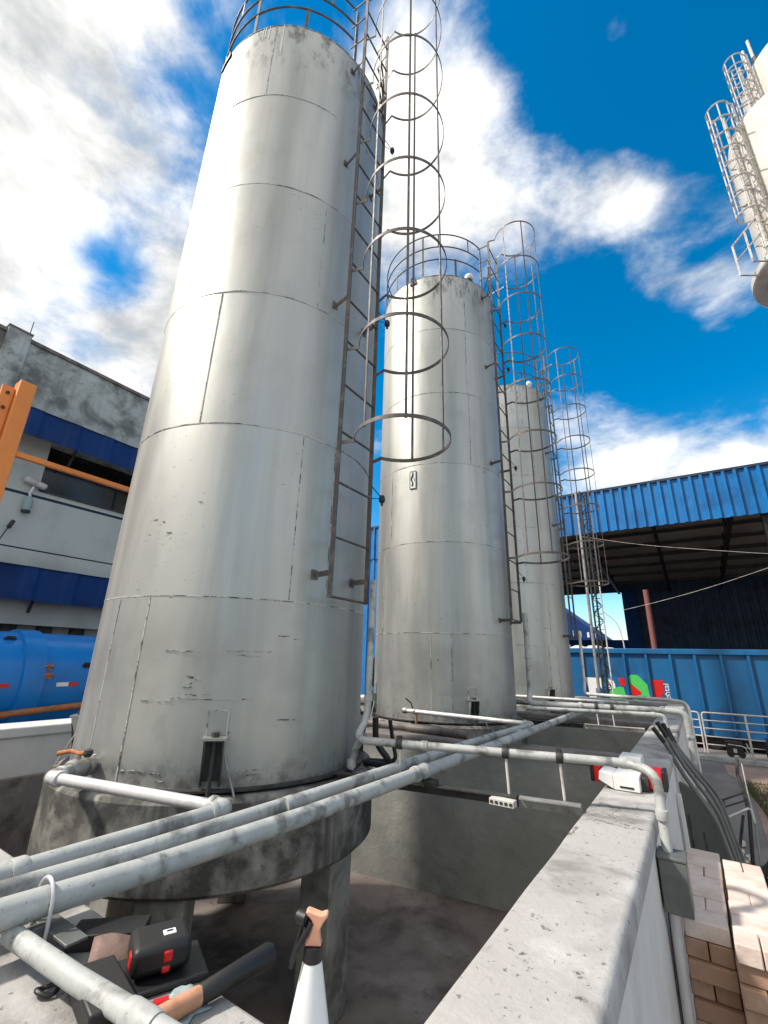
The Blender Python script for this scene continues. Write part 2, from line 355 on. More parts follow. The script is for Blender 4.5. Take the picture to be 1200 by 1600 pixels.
def arc(c, r, a0, a1, n, z=None):
    return [Vector((c[0]+r*math.cos(R_(a0+(a1-a0)*i/n)), c[1]+r*math.sin(R_(a0+(a1-a0)*i/n)), c[2] if z is None else z)) for i in range(n+1)]
def rounded(pts, rad, n=6):                 # polyline with filleted corners
    pts=[Vector(p) for p in pts]; out=[pts[0]]
    for i in range(1,len(pts)-1):
        a,b,c=pts[i-1],pts[i],pts[i+1]; d1=(a-b); d2=(c-b); r=min(rad,d1.length*0.49,d2.length*0.49)
        p,q=b+d1.normalized()*r, b+d2.normalized()*r
        for k in range(n+1):
            t=k/n; out.append(p*(1-t)**2+b*2*t*(1-t)+q*t*t)
    out.append(pts[-1]); return out

# ------------------------------------------------------------------ ground and sky-side setting
g=MB(); g.add([(-300,-150,0),(300,-150,0),(300,500,0),(-300,500,0)],[(0,1,2,3)],'ground'); o=g.build('ground',smooth=False); o['kind']='structure'
g=MB(); g.add([(-6.8,1.1,.012),(-.7,1.1,.012),(-.7,14.4,.012),(-6.8,14.4,.012)],[(0,1,2,3)],'floor'); o=g.build('basin_floor',smooth=False); o['kind']='structure'
g=MB(); g.add([(0.45,6.5,.008),(6,5.8,.008),(6,16.0,.008),(0.25,16.0,.008),(.3,14.5,.008),(.62,13.7,.008),(.5,9.3,.008)],[(0,1,2,3,4,5,6)],'path'); o=g.build('path',smooth=False); o['kind']='structure'
g=MB(); g.box((-.3,16.35,.0),(8,16.62,.12),'cap'); o=g.build('kerb',bevel=.015); o['kind']='structure'
# grass patch
g=MB()
for i in range(9000):
    y=random.uniform(9.6,14.0); x0=.60+.06*math.sin(y*1.3); x=x0+random.random()**1.6*2.4
    h=random.uniform(.03,.09); a=random.uniform(0,6.28); w=.006; dx,dy=math.cos(a)*w,math.sin(a)*w; lx,ly=random.uniform(-.03,.03),random.uniform(-.03,.03)
    g.add([(x-dx,y-dy,.01),(x+dx,y+dy,.01),(x+lx,y+ly,h)],[(0,1,2)],'grass')
o=g.build('grass',smooth=False); set_tag(o,'small patch of short olive grass beside the pink brown path','grass',kind='stuff')

# ------------------------------------------------------------------ basin walls
WT=1.543
def wall(name, lo, hi, capw, label, key_body='wallgrey', key_cap='cap', capt=.10, outer=None, top=WT, capb=.018):
    e=empty(name,((lo[0]+hi[0])/2,(lo[1]+hi[1])/2,0),label,'wall')
    b=MB(); b.box((lo[0]+capw,lo[1]+(capw if capw and hi[0]-lo[0]>hi[1]-lo[1] else 0),0),(hi[0]-capw,hi[1]-(capw if hi[0]-lo[0]>hi[1]-lo[1] else 0),top-capt),key_body)
    if outer is not None:
        b.mats.append(outer); b.mi[3]=1
    b.build('wall_body',e)
    c=MB(); ny=max(1,int((hi[1]-lo[1])/.25)); nx=max(1,int((hi[0]-lo[0])/.25))
    c.box((lo[0],lo[1],top-capt),(hi[0],hi[1],top),key_cap)
    c.build('coping',e,bevel=capb,bseg=3)
    return e
e=empty('basin_wall',(-.52,6.5,0),'long low wall with pale worn concrete top running away beside the tanks','wall')
b=MB(); b.box((-.70,-1.5,0),(-.335,14.6,WT-.06),'wallgrey'); b.mats.append('wallwhite'); b.mi[3]=1; b.build('wall_body',e)
prof=[(-.706,WT-.09),(-.330,WT-.09)]+[(-.330-.030+.030*math.cos(R_(a)),WT-.030+.030*math.sin(R_(a))) for a in range(0,91,15)]+[(-.706+.018+.018*math.cos(R_(a)),WT-.018+.018*math.sin(R_(a))) for a in range(90,181,18)]
b=MB(); NY=150; k=len(prof); vs=[]; fs=[]
for i in range(NY+1):
    y=-1.5+16.1*i/NY
    for (x,z) in prof:
        q=mnoise.noise((x*6,y*2.2,z*6)); vs.append((x+(.004*q if z>WT-.08 else 0),y,z+.003*mnoise.noise((x*4,y*1.7,3))))
for i in range(NY):
    for a in range(k): c_=(a+1)%k; fs.append((i*k+a,i*k+c_,(i+1)*k+c_,(i+1)*k+a)[::-1])
fs.append(tuple(range(k))); fs.append(tuple(range(NY*k,NY*k+k))[::-1]); b.add(vs,fs,'cap'); b.build('coping',e,sharp=50)
e=wall('basin_wall',(-7.1,-2,0),(-6.62,14.6,0),.03,'low wall with a white rounded top in front of the blue tanker','wallwhite','wallwhite',capt=.11)
b=MB(); b.box((-6.66,-2,0),(-6.60,14.5,1.02),'capdark'); b.build('skirting',e,bevel=.01)
wall('basin_wall',(-7.0,.55,0),(-.706,1.055,0),.0,'near low wall end with blotchy concrete top carrying the tools','wallgrey','cap',capt=.12)
wall('basin_wall',(-7.0,14.2,0),(-.706,14.6,0),.0,'far end wall of the basin behind the third tank')
def partition(y_at, x_at, slope, label, key_cap, x0=-6.6, x1=-.706):
    yl=lambda x:y_at+(x-x_at)*slope
    e=empty('partition_wall',((x0+x1)/2,yl((x0+x1)/2),0),label,'wall')
    b=MB(); t=.17; b.prism([(x0,yl(x0)),(x1,yl(x1)),(x1,yl(x1)+t),(x0,yl(x0)+t)],(0,0,.0),(1,0,0),(0,1,0),(0,0,1),WT-.11,'wallgrey')
    b.build('wall_body',e)
    c=MB(); c.prism([(x0,yl(x0)-.04),(x1+.003,yl(x1)-.04),(x1+.003,yl(x1)+t+.04),(x0,yl(x0)+t+.04)],(0,0,WT-.11),(1,0,0),(0,1,0),(0,0,1),.106,key_cap)
    c.build('coping',e,bevel=.03,bseg=3); return e
partition(5.09,-3.71,.14,'grey green cross wall with brown dirty top between the first and second tank','capdark')
partition(9.0,-1.5,.02,'grey green cross wall with dirty top between the second and third tank','capdark')

# ------------------------------------------------------------------ storage tanks
TR=1.2; TX=-3.671; TB=WT
ZS=[1.543,2.811,4.264,5.677,7.103,8.534,9.87]
def strip_h(mb, cx, cy, z, a0, a1, w, key, r=TR+.003):
    n=max(2,int(abs(a1-a0)/2.5)); vs=[]; fs=[]
    for i in range(n+1):
        a=R_(a0+(a1-a0)*i/n); jj=.004*mnoise.noise((a*9,z*3,cy)) ; ww=w*(0.65+.6*abs(mnoise.noise((a*17,z,cy+3))))
        for zz,rr in ((z+jj-ww/2,r-.006),(z+jj-ww/2,r),(z+jj+ww/2,r),(z+jj+ww/2,r-.006)):
            vs.append((cx+rr*math.cos(a),cy+rr*math.sin(a),zz))
    for i in range(n):
        for k in range(3): fs.append((i*4+k,(i+1)*4+k,(i+1)*4+k+1,i*4+k+1))
    mb.add(vs,fs,key)
def strip_v(mb, cx, cy, a, z0, z1, w, key, r=TR+.0035):
    n=max(2,int((z1-z0)/.08)); vs=[]; fs=[]
    for i in range(n+1):
        z=z0+(z1-z0)*i/n; j=.35*mnoise.noise((a*.3,z*2.5,cy)); ww=w*(0.6+.7*abs(mnoise.noise((z*5,a,cy))))
        for da,rr in ((-ww/2,r-.006),(-ww/2,r),(ww/2,r),(ww/2,r-.006)):
            t=R_(a+j*.5)+da/TR; vs.append((cx+rr*math.cos(t),cy+rr*math.sin(t),z))
    for i in range(n):
        for k in range(3): fs.append((i*4+k,i*4+k+1,(i+1)*4+k+1,(i+1)*4+k))
    mb.add(vs,fs,key)

def tank(idx, cy, label, seams, hoops, hbot, scuffs=(), tones=None, rail_top=10.95, lugs=(), lamps=(), anchors=(-43,-133,137,47)):
    cx=TX; rng=random.Random(idx*17+3)
    t=empty('storage_tank',(cx,cy,TB),label,'tank','aluminium storage tanks in the row')
    # shell : one mesh, six courses of plates, seams on top of it
    seg=160; per=5; rows=[]; zz=[]
    for k in range(6):
        for i in range(per): zz.append(ZS[k]+(ZS[k+1]-ZS[k])*i/per)
    zz.append(ZS[6])
    sh=MB(); vs=[]; fs=[]; tone=[]
    for z in zz:
        for k in range(seg):
            a=2*math.pi*k/seg; r=TR+.0035*mnoise.noise((math.cos(a)*2.2,math.sin(a)*2.2,z*.8+idx*9))
            vs.append((cx+r*math.cos(a),cy+r*math.sin(a),z))
    for i in range(len(zz)-1):
        kc=i//per; sm=sorted([(x%360) for x in seams[kc]])
        for k in range(seg):
            l=(k+1)%seg; fs.append((i*seg+k,i*seg+l,(i+1)*seg+l,(i+1)*seg+k))
            am=(k+.5)*360/seg; p=sum(1 for x in sm if x<am)%max(1,len(sm))
            tone.append(.5+.42*(random.Random(idx*100+kc*10+p).random()-.5))
    top=len(vs)-seg; n0=len(vs)                        # domed roof
    for j,(rf,h) in enumerate(((.985,.012),(.7,.10),(.35,.16),(.02,.18))):
        for k in range(seg):
            a=2*math.pi*k/seg; vs.append((cx+TR*rf*math.cos(a),cy+TR*rf*math.sin(a),ZS[6]+h))
    for j in range(4):
        b0=top if j==0 else n0+(j-1)*seg; b1=n0+j*seg
        for k in range(seg):
            l=(k+1)%seg; fs.append((b0+k,b0+l,b1+l,b1+k)); tone.append(.4)
    sh.add(vs,fs,'tank')
    for z in ZS[1:6]: strip_h(sh,cx,cy,z,-180,180,.011,'seam')
    strip_h(sh,cx,cy,ZS[6]-.012,-180,180,.022,'scuff',TR+.004)
    for kc,ss in enumerate(seams):
        for a in ss: strip_v(sh,cx,cy,a,ZS[kc]+.012,ZS[kc+1]-.012,.010,'seam')
    for (a0,a1,z,w) in scuffs:
        a=a0
        while a<a1:
            da=min(a1-a,rng.uniform(.6,3.2)); strip_h(sh,cx,cy,z+rng.uniform(-.004,.004),a,a+da,w*rng.uniform(.25,.75),'scuff',TR+.0045); a+=da+rng.choice((0,.3,.9,1.6))
    if idx==1:
        for a,z0,w in ((-57.5,9.28,.012),(-66,9.62,.010),(-68.5,9.66,.012),(-70,9.6,.008)): strip_v(sh,cx,cy,a,z0,9.85,w,'white')
    o=sh.build('shell',t,sharp=50)
    at=o.data.attributes.new('tone','FLOAT','FACE'); full=tone+[.5]*(len(o.data.polygons)-len(tone)); at.data.foreach_set('value',full)
    # bottom ring flange
    b=MB(); b.lathe([(TR-.01,TB+.003),(TR+.055,TB+.003),(TR+.055,TB+.017),(TR-.01,TB+.017)],(cx,cy,0),'darksteel',96); b.build('base_flange',t)
    # guard rail
    gr=MB(); rr=TR-.02
    for z in (10.30,10.64,10.98):
        pts=arc((cx,cy,z),rr,14,346,72); gr.tube(pts,.013,'steel',8)
    g_=gr.build('guard_rail',t)
    for i,a in enumerate(range(-12,-360,-33)):
        p=MB(); aa=R_(a); x,y=cx+rr*math.cos(aa),cy+rr*math.sin(aa); d=Vector((math.cos(aa),math.sin(aa),0)); sd_=Vector((-d.y,d.x,0))
        p.obox((x,y,10.09 if i%2 else 10.42),d*.005,sd_*.02,(0,0,.24 if i%2 else .57),'steel'); p.build('rail_post',g_)
    for i,a in enumerate((-30,-62,-95,-140,-190,-240,-290)):
        p=MB(); aa=R_(a); x,y=cx+rr*math.cos(aa),cy+rr*math.sin(aa); d=Vector((math.cos(aa),math.sin(aa),0)); sd_=Vector((-d.y,d.x,0))
        p.obox((x,y,10.81),d*.004,sd_*.014,(0,0,.175),'steel'); p.build('rail_post',g_)
    # caged ladder
    lx=-2.30; y0,y1=cy-.31,cy+.18; ym=cy-.065
    ld=MB()
    for y in (y0,y1): ld.box((lx-.02,y-.008,hbot),(lx+.02,y+.008,rail_top),'steel')
    L=ld.build('ladder_rails',t)
    z=hbot+.01
    while z<rail_top-.1:
        p=MB(); p.tube([(lx,y0,z),(lx,y1,z)],.011,'steel',8); p.build('rung',L); z+=.487
    cc=(-1.80,ym); cr=.415
    for z in hoops:
        a0=math.degrees(math.acos(max(-1,min(1,(-2.16-cc[0])/cr))))
        pts=[Vector((lx,y1,z))]+[Vector((cc[0]+cr*math.cos(R_(a)),cc[1]+cr*math.sin(R_(a)),z)) for a in [a0-(2*a0)*i/40 for i in range(41)]]+[Vector((lx,y0,z))]
        n=len(pts); vs=[]; fs=[]; w=.017; th=.003
        for i,q in enumerate(pts):
            d=(pts[min(i+1,n-1)]-pts[max(i-1,0)]).normalized(); s_=Vector((-d.y,d.x,0))
            for a,bz in ((-th,-w),(th,-w),(th,w),(-th,w)): vs.append(q+s_*a+Vector((0,0,bz)))
        for i in range(n-1):
            for k in range(4): fs.append((i*4+k,(i+1)*4+k,(i+1)*4+(k+1)%4,i*4+(k+1)%4))
        p=MB(); p.add(vs,fs,'steel'); p.build('cage_hoop',L)
    for a in (-108,-55,-5,57,108):
        p=MB(); x,y=cc[0]+(cr-.006)*math.cos(R_(a)),cc[1]+(cr-.006)*math.sin(R_(a)); d=Vector((math.cos(R_(a)),math.sin(R_(a)),0)); s_=Vector((-d.y,d.x,0))
        zt=hoops[-1]+.02; zb=hoops[0]-.02; p.obox((x,y,(zt+zb)/2),d*.0035,s_*.011,(0,0,(zt-zb)/2),'steel'); p.build('cage_bar',L)
    for z in (3.05,5.83,7.9,9.6):
        for y,aa in ((y0,-13.),(y1,9.2)):
            p=MB(); q=Vector((cx+TR*math.cos(R_(aa)),cy+TR*math.sin(R_(aa)),z)); p.bar(q,(lx,y,z),.008,.045,'steel'); p.obox(q,(.006,0,0),(0,.04,0),(0,0,.04),'steel'); p.build('wall_bracket',L)
    # platform bars joining ladder head to guard rail
    for z in (10.05,10.5,10.9):
        p=MB(); p.bar((lx,y0,z),(cx+rr*math.cos(R_(-16)),cy+rr*math.sin(R_(-16)),z),.01,.03,'steel'); p.build('head_bar',L)
        p=MB(); p.bar((lx,y1,z+.06),(cx+rr*math.cos(R_(12)),cy+rr*math.sin(R_(12)),z+.06),.01,.03,'steel'); p.build('head_bar',L)
    for z in lamps:
        p=MB(); q=Vector((lx+.02,y1,z)); e_=q+Vector((.05,.10,-.10)); p.tube([q,e_],.005,'black',6); p.tube([q+Vector((0,0,-.12)),e_],.004,'black',6)
        p.lathe([(.001,.03),(.022,.03),(.03,.0),(.028,-.03),(.012,-.045),(.011,-.07),(.001,-.07)],e_,'black',12); p.build('lamp',L)
    # holding-down chairs
    for a in anchors:
        aa=R_(a); d=Vector((math.cos(aa),math.sin(aa),0)); s_=Vector((-d.y,d.x,0)); c0=Vector((cx,cy,0))+d*TR
        p=MB()
        for sgn in (-1,1):
            o_=c0+s_*sgn*.06; p.prism([(0,1.60),(.10,1.86),(0,1.86)],o_-s_*.005,d,(0,0,1),s_,.01,'tank')
            p.prism([(0,1.575),(.035,1.575),(.10,1.86),(.0,1.86)],o_-s_*.004,d,(0,0,1),s_,.008,'darksteel')
        p.obox(c0+d*.05+Vector((0,0,1.868)),d*.06,s_*.08,(0,0,.008),'tank')
        p.obox(c0+d*.004+Vector((0,0,1.955)),d*.004,s_*.065,(0,0,.078),'tank')
        for sgn in (-1,1): p.obox(c0+d*.008+s_*sgn*.066+Vector((0,0,1.955)),d*.003,s_*.003,(0,0,.08),'seam')
        p.obox(c0+d*.008+Vector((0,0,2.036)),d*.003,s_*.068,(0,0,.003),'seam')
        p.obox(c0+d*.006+Vector((0,0,1.73)),d*.003,s_*.055,(0,0,.125),'darksteel')
        A=p.build('anchor_bracket',t)
        q=MB(); b0=c0+d*.055; q.tube([b0+Vector((0,0,1.40)),b0+Vector((0,0,1.90))],.014,'darksteel',10)
        q.lathe([(.001,1.905),(.026,1.905),(.026,1.877),(.001,1.877)],(b0.x,b0.y,0),'darksteel',6); q.build('anchor_bolt',A)
        q=MB(); q.tube([c0+s_*.075+d*.03+Vector((0,0,1.75)),c0+s_*.17+d*.10+Vector((0,0,1.53))],.007,'galv',8); q.build('tie_rod',A)
    for (a,h) in lugs:
        aa=R_(a); d=Vector((math.cos(aa),math.sin(aa),0)); s_=Vector((-d.y,d.x,0)); c0=Vector((cx,cy,ZS[6]-.05))+d*(TR+.012)
        pts=[c0-s_*.045,c0-s_*.045+Vector((0,0,h*.6))]+[c0+s_*(-.045*math.cos(R_(x)))+Vector((0,0,h*.6+.045*math.sin(R_(x)))) for x in range(20,180,20)]+[c0+s_*.045+Vector((0,0,h*.6)),c0+s_*.045]
        p=MB(); p.tube(pts,.012,'blackmetal',8); p.obox(c0+Vector((0,0,-.03)),d*.01,s_*.07,(0,0,.035),'darksteel'); p.build('lifting_lug',t)
    return t

HO=[4.20,5.18,6.14,7.08,8.04,9.05,9.98,10.85]
sc1=[(-64,-54,2.42,.008),(-56,-52,2.425,.012),(-43,-28,2.43,.006),(-40,-32,2.40,.007),(-70,-66,2.09,.006),(-64,-59,2.09,.008),(-60,-58.5,2.11,.01),(-54,-33,2.105,.010),(-57,-54,2.11,.006),
     (-55,-52.8,2.245,.03),(-55,-53,2.205,.014),(-56,-52,2.18,.02),(-52,-50.5,2.235,.02),(-55,-51,2.13,.014),(-49,-46,2.14,.01),(-42,-40.5,1.96,.012),(-24.5,-22.5,1.93,.008),(-23.5,-18,1.965,.018),(-18,-15.5,1.96,.01),
     (-26,-22,2.55,.012),(-20,-17,2.53,.012),(-73,-64,1.648,.012),(-62,-58,1.645,.014),(-60,-57,1.60,.018),(-36,-26,1.66,.012),(-33,-27,1.63,.01),
     (-61,-59.5,3.55,.01),(-72,-70,3.3,.016),(-80,-78,3.42,.02),(-75,-74,3.4,.012)]
t1=tank(1,2.991,'nearest and largest looking tall silver tank with caged ladder',
     [[-89.9,-73.9,120],[-23.4,-7,100],[-66.5,80,200],[-22.7,150],[60,-140,170],[-62,80,-150]],HO,2.85,sc1,
     lugs=((-104,.14),(-99,.06)),lamps=(3.95,6.0,8.75))
t2=tank(2,7.440,'middle silver tank with a small framed sign on its wall',
     [[-72.4,-57.4,110],[-120,40,150],[-110,20,120],[-37,100,-150],[-38,60,-140],[-37.5,90,-100]],
     [4.05,5.22,6.19,7.23,8.20,9.17,10.08,11.0],3.05,[(-55,-48,7.10,.02),(-50,-44,8.53,.02),(-42,-38,8.53,.03),(-60,-57,2.4,.02),(-68,-67,2.42,.03),(-62,-40,1.62,.012),(-25,-22,4.6,.03),(-24,-22.5,5.6,.05)],
     lugs=((-88,.12),),lamps=(3.9,6.0,8.2,9.3),rail_top=11.0)
t3=tank(3,11.887,'farthest and smallest looking silver tank at the end of the row',
     [[-40,-28,110],[-35,40,150],[-60,20,120],[-20,100,-150],[-38,60,-140],[-50,90,-100]],
     [4.30,5.28,6.24,7.2,8.15,9.1,10.05,10.95],3.0,[(-50,-45,5.67,.02),(-45,-38,3.2,.02)],lugs=((-88,.12),),lamps=(5.0,),rail_top=11.0)
# sign and vent dome on the middle tank
def on_tank(cy,a,z,out=0.0): return Vector((TX+(TR+out)*math.cos(R_(a)),cy+(TR+out)*math.sin(R_(a)),z))
d=Vector((math.cos(R_(-87)),math.sin(R_(-87)),0)); s_=Vector((-d.y,d.x,0)); c0=on_tank(7.44,-87,5.40,.006)
p=MB(); p.obox(c0,d*.004,s_*.06,(0,0,.165),'white')
for sg in (-1,1): p.obox(c0+d*.006+s_*.058*sg,d*.003,s_*.003,(0,0,.165),'black'); p.obox(c0+d*.006+Vector((0,0,.162*sg)),d*.003,s_*.06,(0,0,.003),'black')
p.tube([c0+d*.008+s_*a+Vector((0,0,b)) for a,b in ((0,.14),(0,.09),(-.025,.05),(-.03,0),(-.005,-.04),(-.002,-.09),(-.02,-.11))],.010,'black',8)
p.tube([c0+d*.008+s_*a+Vector((0,0,b)) for a,b in ((0,.07),(.03,.02),(.035,-.03))],.003,'black',6); p.build('sign_plate',t2)
v0=on_tank(7.44,-27,9.93,-.10); p=MB(); p.lathe([(.06,-.05),(.06,.05),(.085,.06),(.10,.10),(.085,.16),(.05,.195),(.001,.205)],v0,'white',20); p.lathe([(.062,-.03),(.066,.0),(.066,.04),(.062,.05)],v0,'black',20); p.build('vent_dome',t2)
v0=on_tank(11.887,-30,9.93,-.12); p=MB(); p.lathe([(.06,-.05),(.06,.05),(.085,.06),(.10,.10),(.085,.16),(.05,.195),(.001,.205)],v0,'white',20); p.build('vent_dome',t3)

# plinths : thick drum on short columns
for i,(cy,lab) in enumerate(((2.991,'dark mould streaked concrete drum on columns under the nearest tank'),(7.44,'concrete drum on columns under the middle tank'),(11.887,'concrete drum on columns under the farthest tank'))):
    e=empty('tank_plinth',(TX,cy,0),lab,'plinth','concrete plinths under the tanks')
    p=MB(); p.lathe([(.01,1.0),(1.30,1.0),(1.335,1.03),(1.335,1.50),(1.315,1.527),(.01,1.541)],(TX,cy,0),'plinth',96); p.build('drum',e,sharp=30)
    for k in range(6):
        a=R_(8+60*k); c0=Vector((TX+1.13*math.cos(a),cy+1.13*math.sin(a),0)); d=Vector((math.cos(a),math.sin(a),0)); s_=Vector((-d.y,d.x,0))
        q=MB(); q.obox(c0+Vector((0,0,.504)),d*.13,s_*.15,(0,0,.492),'column'); q.build('column',e,bevel=.015)

# ------------------------------------------------------------------ pipework
def band(mb, c, ax_, r, w, key, seg=20):
    ax_=Vector(ax_).normalized(); mb.tube([Vector(c)-ax_*w/2,Vector(c)-ax_*w*.35,Vector(c)+ax_*w*.35,Vector(c)+ax_*w/2],[r*.93,r,r,r*.93],key,seg)
ZP=1.662
def elbow(name, a, b, c, r, par, key, rad=.09):
    a,b,c=Vector(a),Vector(b),Vector(c); da=(a-b).normalized(); dc=(c-b).normalized()
    p=MB(); pts=rounded([b+da*rad*1.15,b,b+dc*rad*1.15],rad*.95,8); p.tube(pts,r*1.12,key,20)
    band(p,b+da*rad*1.1,da,r*1.28,.035,key); band(p,b+dc*rad*1.1,dc,r*1.28,.035,key); return p.build(name,par)
# nearest tank drain
e=empty('drain_pipe',(-2.7,1.6,1.6),'fat silver drain pipe zigzagging round the front of the nearest tank','pipe')
A,B,C,D=Vector((-3.59,1.80,ZP)),Vector((-3.40,1.46,ZP)),Vector((-2.085,1.745,ZP)),Vector((-2.085,-1.2,ZP))
p=MB(); p.tube([A+Vector((0.02,.05,0)),A,B],.042,'galv',20); band(p,A+Vector((.03,-.06,0)),B-A,.066,.05,'galv'); band(p,A+Vector((.008,-.0,0)),B-A,.06,.02,'galv'); p.build('outlet',e)
v=MB(); vc=A+(B-A)*.45; v.tube([vc-(B-A)*.16,vc-(B-A)*.1,vc+(B-A)*.1,vc+(B-A)*.16],[.05,.062,.062,.05],'galv',20); v.tube([vc,vc+Vector((0,0,.085))],.02,'galv',12); V=v.build('valve_body',e)
h=MB(); hp=vc+Vector((0,0,.09)); h.tube([hp+Vector((.06,.03,.01)),hp,hp+Vector((-.06,-.02,.012)),hp+Vector((-.15,-.06,-.008))],[.02,.013,.014,.016],'rust',10); h.lathe([(.001,.03),(.026,.02),(.03,0),(.02,-.02),(.001,-.02)],hp+Vector((.06,.03,.005)),'darksteel',12); h.build('lever',V)
elbow('elbow',A,B,C,.035,e,'whitepipe',.075)
p=MB(); d=(C-B).normalized(); p.tube([B+d*.08,C-d*.08],.031,'whitepipe',24); p.build('cross_pipe',e)
elbow('elbow',B,C,D,.038,e,'pipe',.08)
p=MB(); p.tube([C+Vector((0,-.08,0)),D],.036,'pipe',24); p.build('return_pipe',e)
p=MB(); band(p,(-2.085,.86,ZP),(0,1,0),.045,.05,'pipe'); p.build('coupling',e)
# header pipes
e=empty('header_pipe',(-1.89,2.6,1.6),'upper of the two long grey pipes running past the tanks, ending at the middle tank','pipe')
p=MB(); p.tube([(-2.06,-1.2,ZP),(-1.965,.55,ZP),(-1.915,1.2,ZP),(-1.90,2.2,ZP),(-1.90,4.2,ZP),(-1.805,6.0,ZP+.012)],.036,'pipe',24); p.build('pipe_run',e)
for y in (1.98,3.35,3.55): p=MB(); band(p,(-1.887,y,ZP),(0,1,0),.044,.07,'pipe'); p.build('coupling',e)
e=empty('header_pipe',(-1.71,3.4,1.6),'lower and longest grey pipe running past all three tanks','pipe')
p=MB(); p.tube([(-1.95,-1.2,ZP),(-1.815,.65,ZP),(-1.755,1.1,ZP),(-1.715,1.9,ZP-.003),(-1.68,4.6,ZP),(-1.68,10.9,ZP)],.041,'pipe',24); p.build('pipe_run',e)
for y in (3.0,3.12,5.3,7.9): p=MB(); band(p,(-1.70,y,ZP),(0,1,0),.050,.05,'pipe'); p.build('coupling',e)
e=empty('drain_pipe',(-2.8,6.1,1.6),'thin silver drain pipe with a small valve across the foot of the middle tank','pipe')
p=MB(); p.tube([(-3.66,6.09,1.70),(-1.88,6.09,1.685)],.030,'whitepipe',18); p.build('cross_pipe',e)
elbow('elbow',(-3,6.09,1.69),(-1.80,6.09,1.68),(-1.80,5,1.66),.036,e,'pipe',.07)
v=MB(); band(v,(-3.63,6.09,1.70),(1,0,0),.042,.07,'galv'); band(v,(-3.47,6.09,1.70),(1,0,0),.038,.03,'galv'); V=v.build('valve_body',e)
h=MB(); h.tube([(-3.50,6.09,1.735),(-3.52,6.07,1.81),(-3.60,6.05,1.87)],.010,'black',8); h.build('lever',V)
p=MB(); p.tube([(-3.44,6.085,1.545),(-3.44,6.085,1.67)],.018,'rust',10); p.build('prop',e)
e=empty('drain_pipe',(-2.8,10.9,1.6),'thin silver drain pipe across the foot of the farthest tank','pipe')
p=MB(); p.tube([(-3.6,10.62,1.70),(-1.2,10.74,1.70)],.032,'whitepipe',14); p.build('cross_pipe',e)

# long conduit from first tank over the wall to the grey enclosure
def conduit(label, pts, r, key, bend=.16, couplings=(), hangers=(), drop=None, name='conduit_pipe'):
    c=Vector(pts[0]); e=empty(name,c,label,'pipe')
    p=MB(); p.tube(rounded(pts,bend,8),r,key,18); p.build('pipe_run',e)
    for q,d in couplings: p=MB(); band(p,q,d,r*1.25,.05,key); p.build('coupling',e)
    for q,zb in hangers:
        q=Vector(q); p=MB(); band(p,q,(1,.25,0),r*1.35,.045,'darksteel'); p.tube([q+Vector((0,0,-r)),(q.x+.01,q.y,zb)],.009,'whitesteel',8)
        p.obox((q.x,q.y,q.z+r+.012),(.012,0,0),(0,.018,0),(0,0,.014),'darksteel'); p.build('hanger',e)
    return e
conduit('grey pipe crossing the wall by the white box and bending down into the enclosure',
    [(-2.235,3.19,3.06),(-2.235,3.16,1.95),(-2.22,2.985,1.82),(-.43,3.49,1.82),(-.285,3.40,1.80),(-.28,3.33,1.42)],.027,'pipe',.15,
    couplings=[((-.46,3.48,1.82),(1,.27,0)),((-.281,3.345,1.60),(0,0,1)),((-2.235,3.165,2.1),(0,0,1)),((-1.7,3.13,1.82),(1,.27,0))],
    hangers=[((-1.88,3.08,1.82),1.58),((-1.16,3.285,1.82),1.575),((-.83,3.378,1.82),1.575)])
conduit('fat grey pipe from the middle tank bending down outside the wall near the bent conduits',
    [(-2.235,7.64,3.2),(-2.235,7.62,1.95),(-2.22,7.43,1.82),(-.43,7.94,1.82),(-.19,7.96,1.81),(-.18,7.96,.02)],.042,'pipe',.20,
    couplings=[((-.47,7.93,1.82),(1,.27,0)),((-.182,7.96,1.5),(0,0,1)),((-1.5,7.635,1.82),(1,.28,0)),((-2.235,7.63,2.5),(0,0,1))],
    hangers=[((-1.30,7.69,1.82),1.575),((-1.10,7.75,1.82),1.575)])
conduit('short grey pipe bending down onto the wall top beside the bent conduits',
    [(-2.2,7.28,1.765),(-.56,7.80,1.765),(-.45,7.83,1.755),(-.44,7.83,1.545)],.028,'pipe',.10,couplings=[((-.58,7.795,1.765),(1,.27,0)),((-.44,7.83,1.6),(0,0,1))])
conduit('long pale pipe from the farthest tank bending down outside the wall end',
    [(-2.235,12.09,3.2),(-2.235,12.05,1.9),(-2.2,11.7,1.775),(-.46,10.75,1.80),(-.21,10.62,1.78),(-.20,10.62,.02)],.036,'whitepipe',.25,
    couplings=[((-.205,10.6,1.5),(0,0,1))])
conduit('brown stained conduit lying on the dirty cross wall behind the nearest tank',
    [(-4.3,5.28,1.60),(-2.35,5.38,1.585)],.045,'brownpipe',.1,couplings=[((-2.5,5.37,1.587),(1,.05,0))])
# small hoses at the first tank's foot
g=MB(); g.tube(rounded([(-2.42,3.22,1.56),(-2.40,3.24,1.72),(-2.28,3.2,1.82)],.1,6),.028,'pipe',12); band(g,(-2.418,3.222,1.60),(0,.1,1),.036,.06,'pipe')
g.build('drain_stub',tag=('short bent grey pipe stub at the right foot of the nearest tank','pipe'))
for i,(pts,lab) in enumerate((([(-2.25,3.3,1.95),(-2.27,3.34,1.75),(-2.16,3.40,1.62),(-2.26,3.50,1.56),(-2.50,3.52,1.555)],'thick black hose hanging beside the right foot of the nearest tank'),
    ([(-2.3,3.6,1.9),(-2.3,3.66,1.7),(-2.26,3.66,1.57),(-2.55,3.62,1.55)],'thin black hose hanging behind the right foot of the nearest tank'))):
    g=MB(); g.tube(rounded(pts,.12,6),.026 if i==0 else .018,'black',10); g.build('hose',tag=(lab,'hose'))
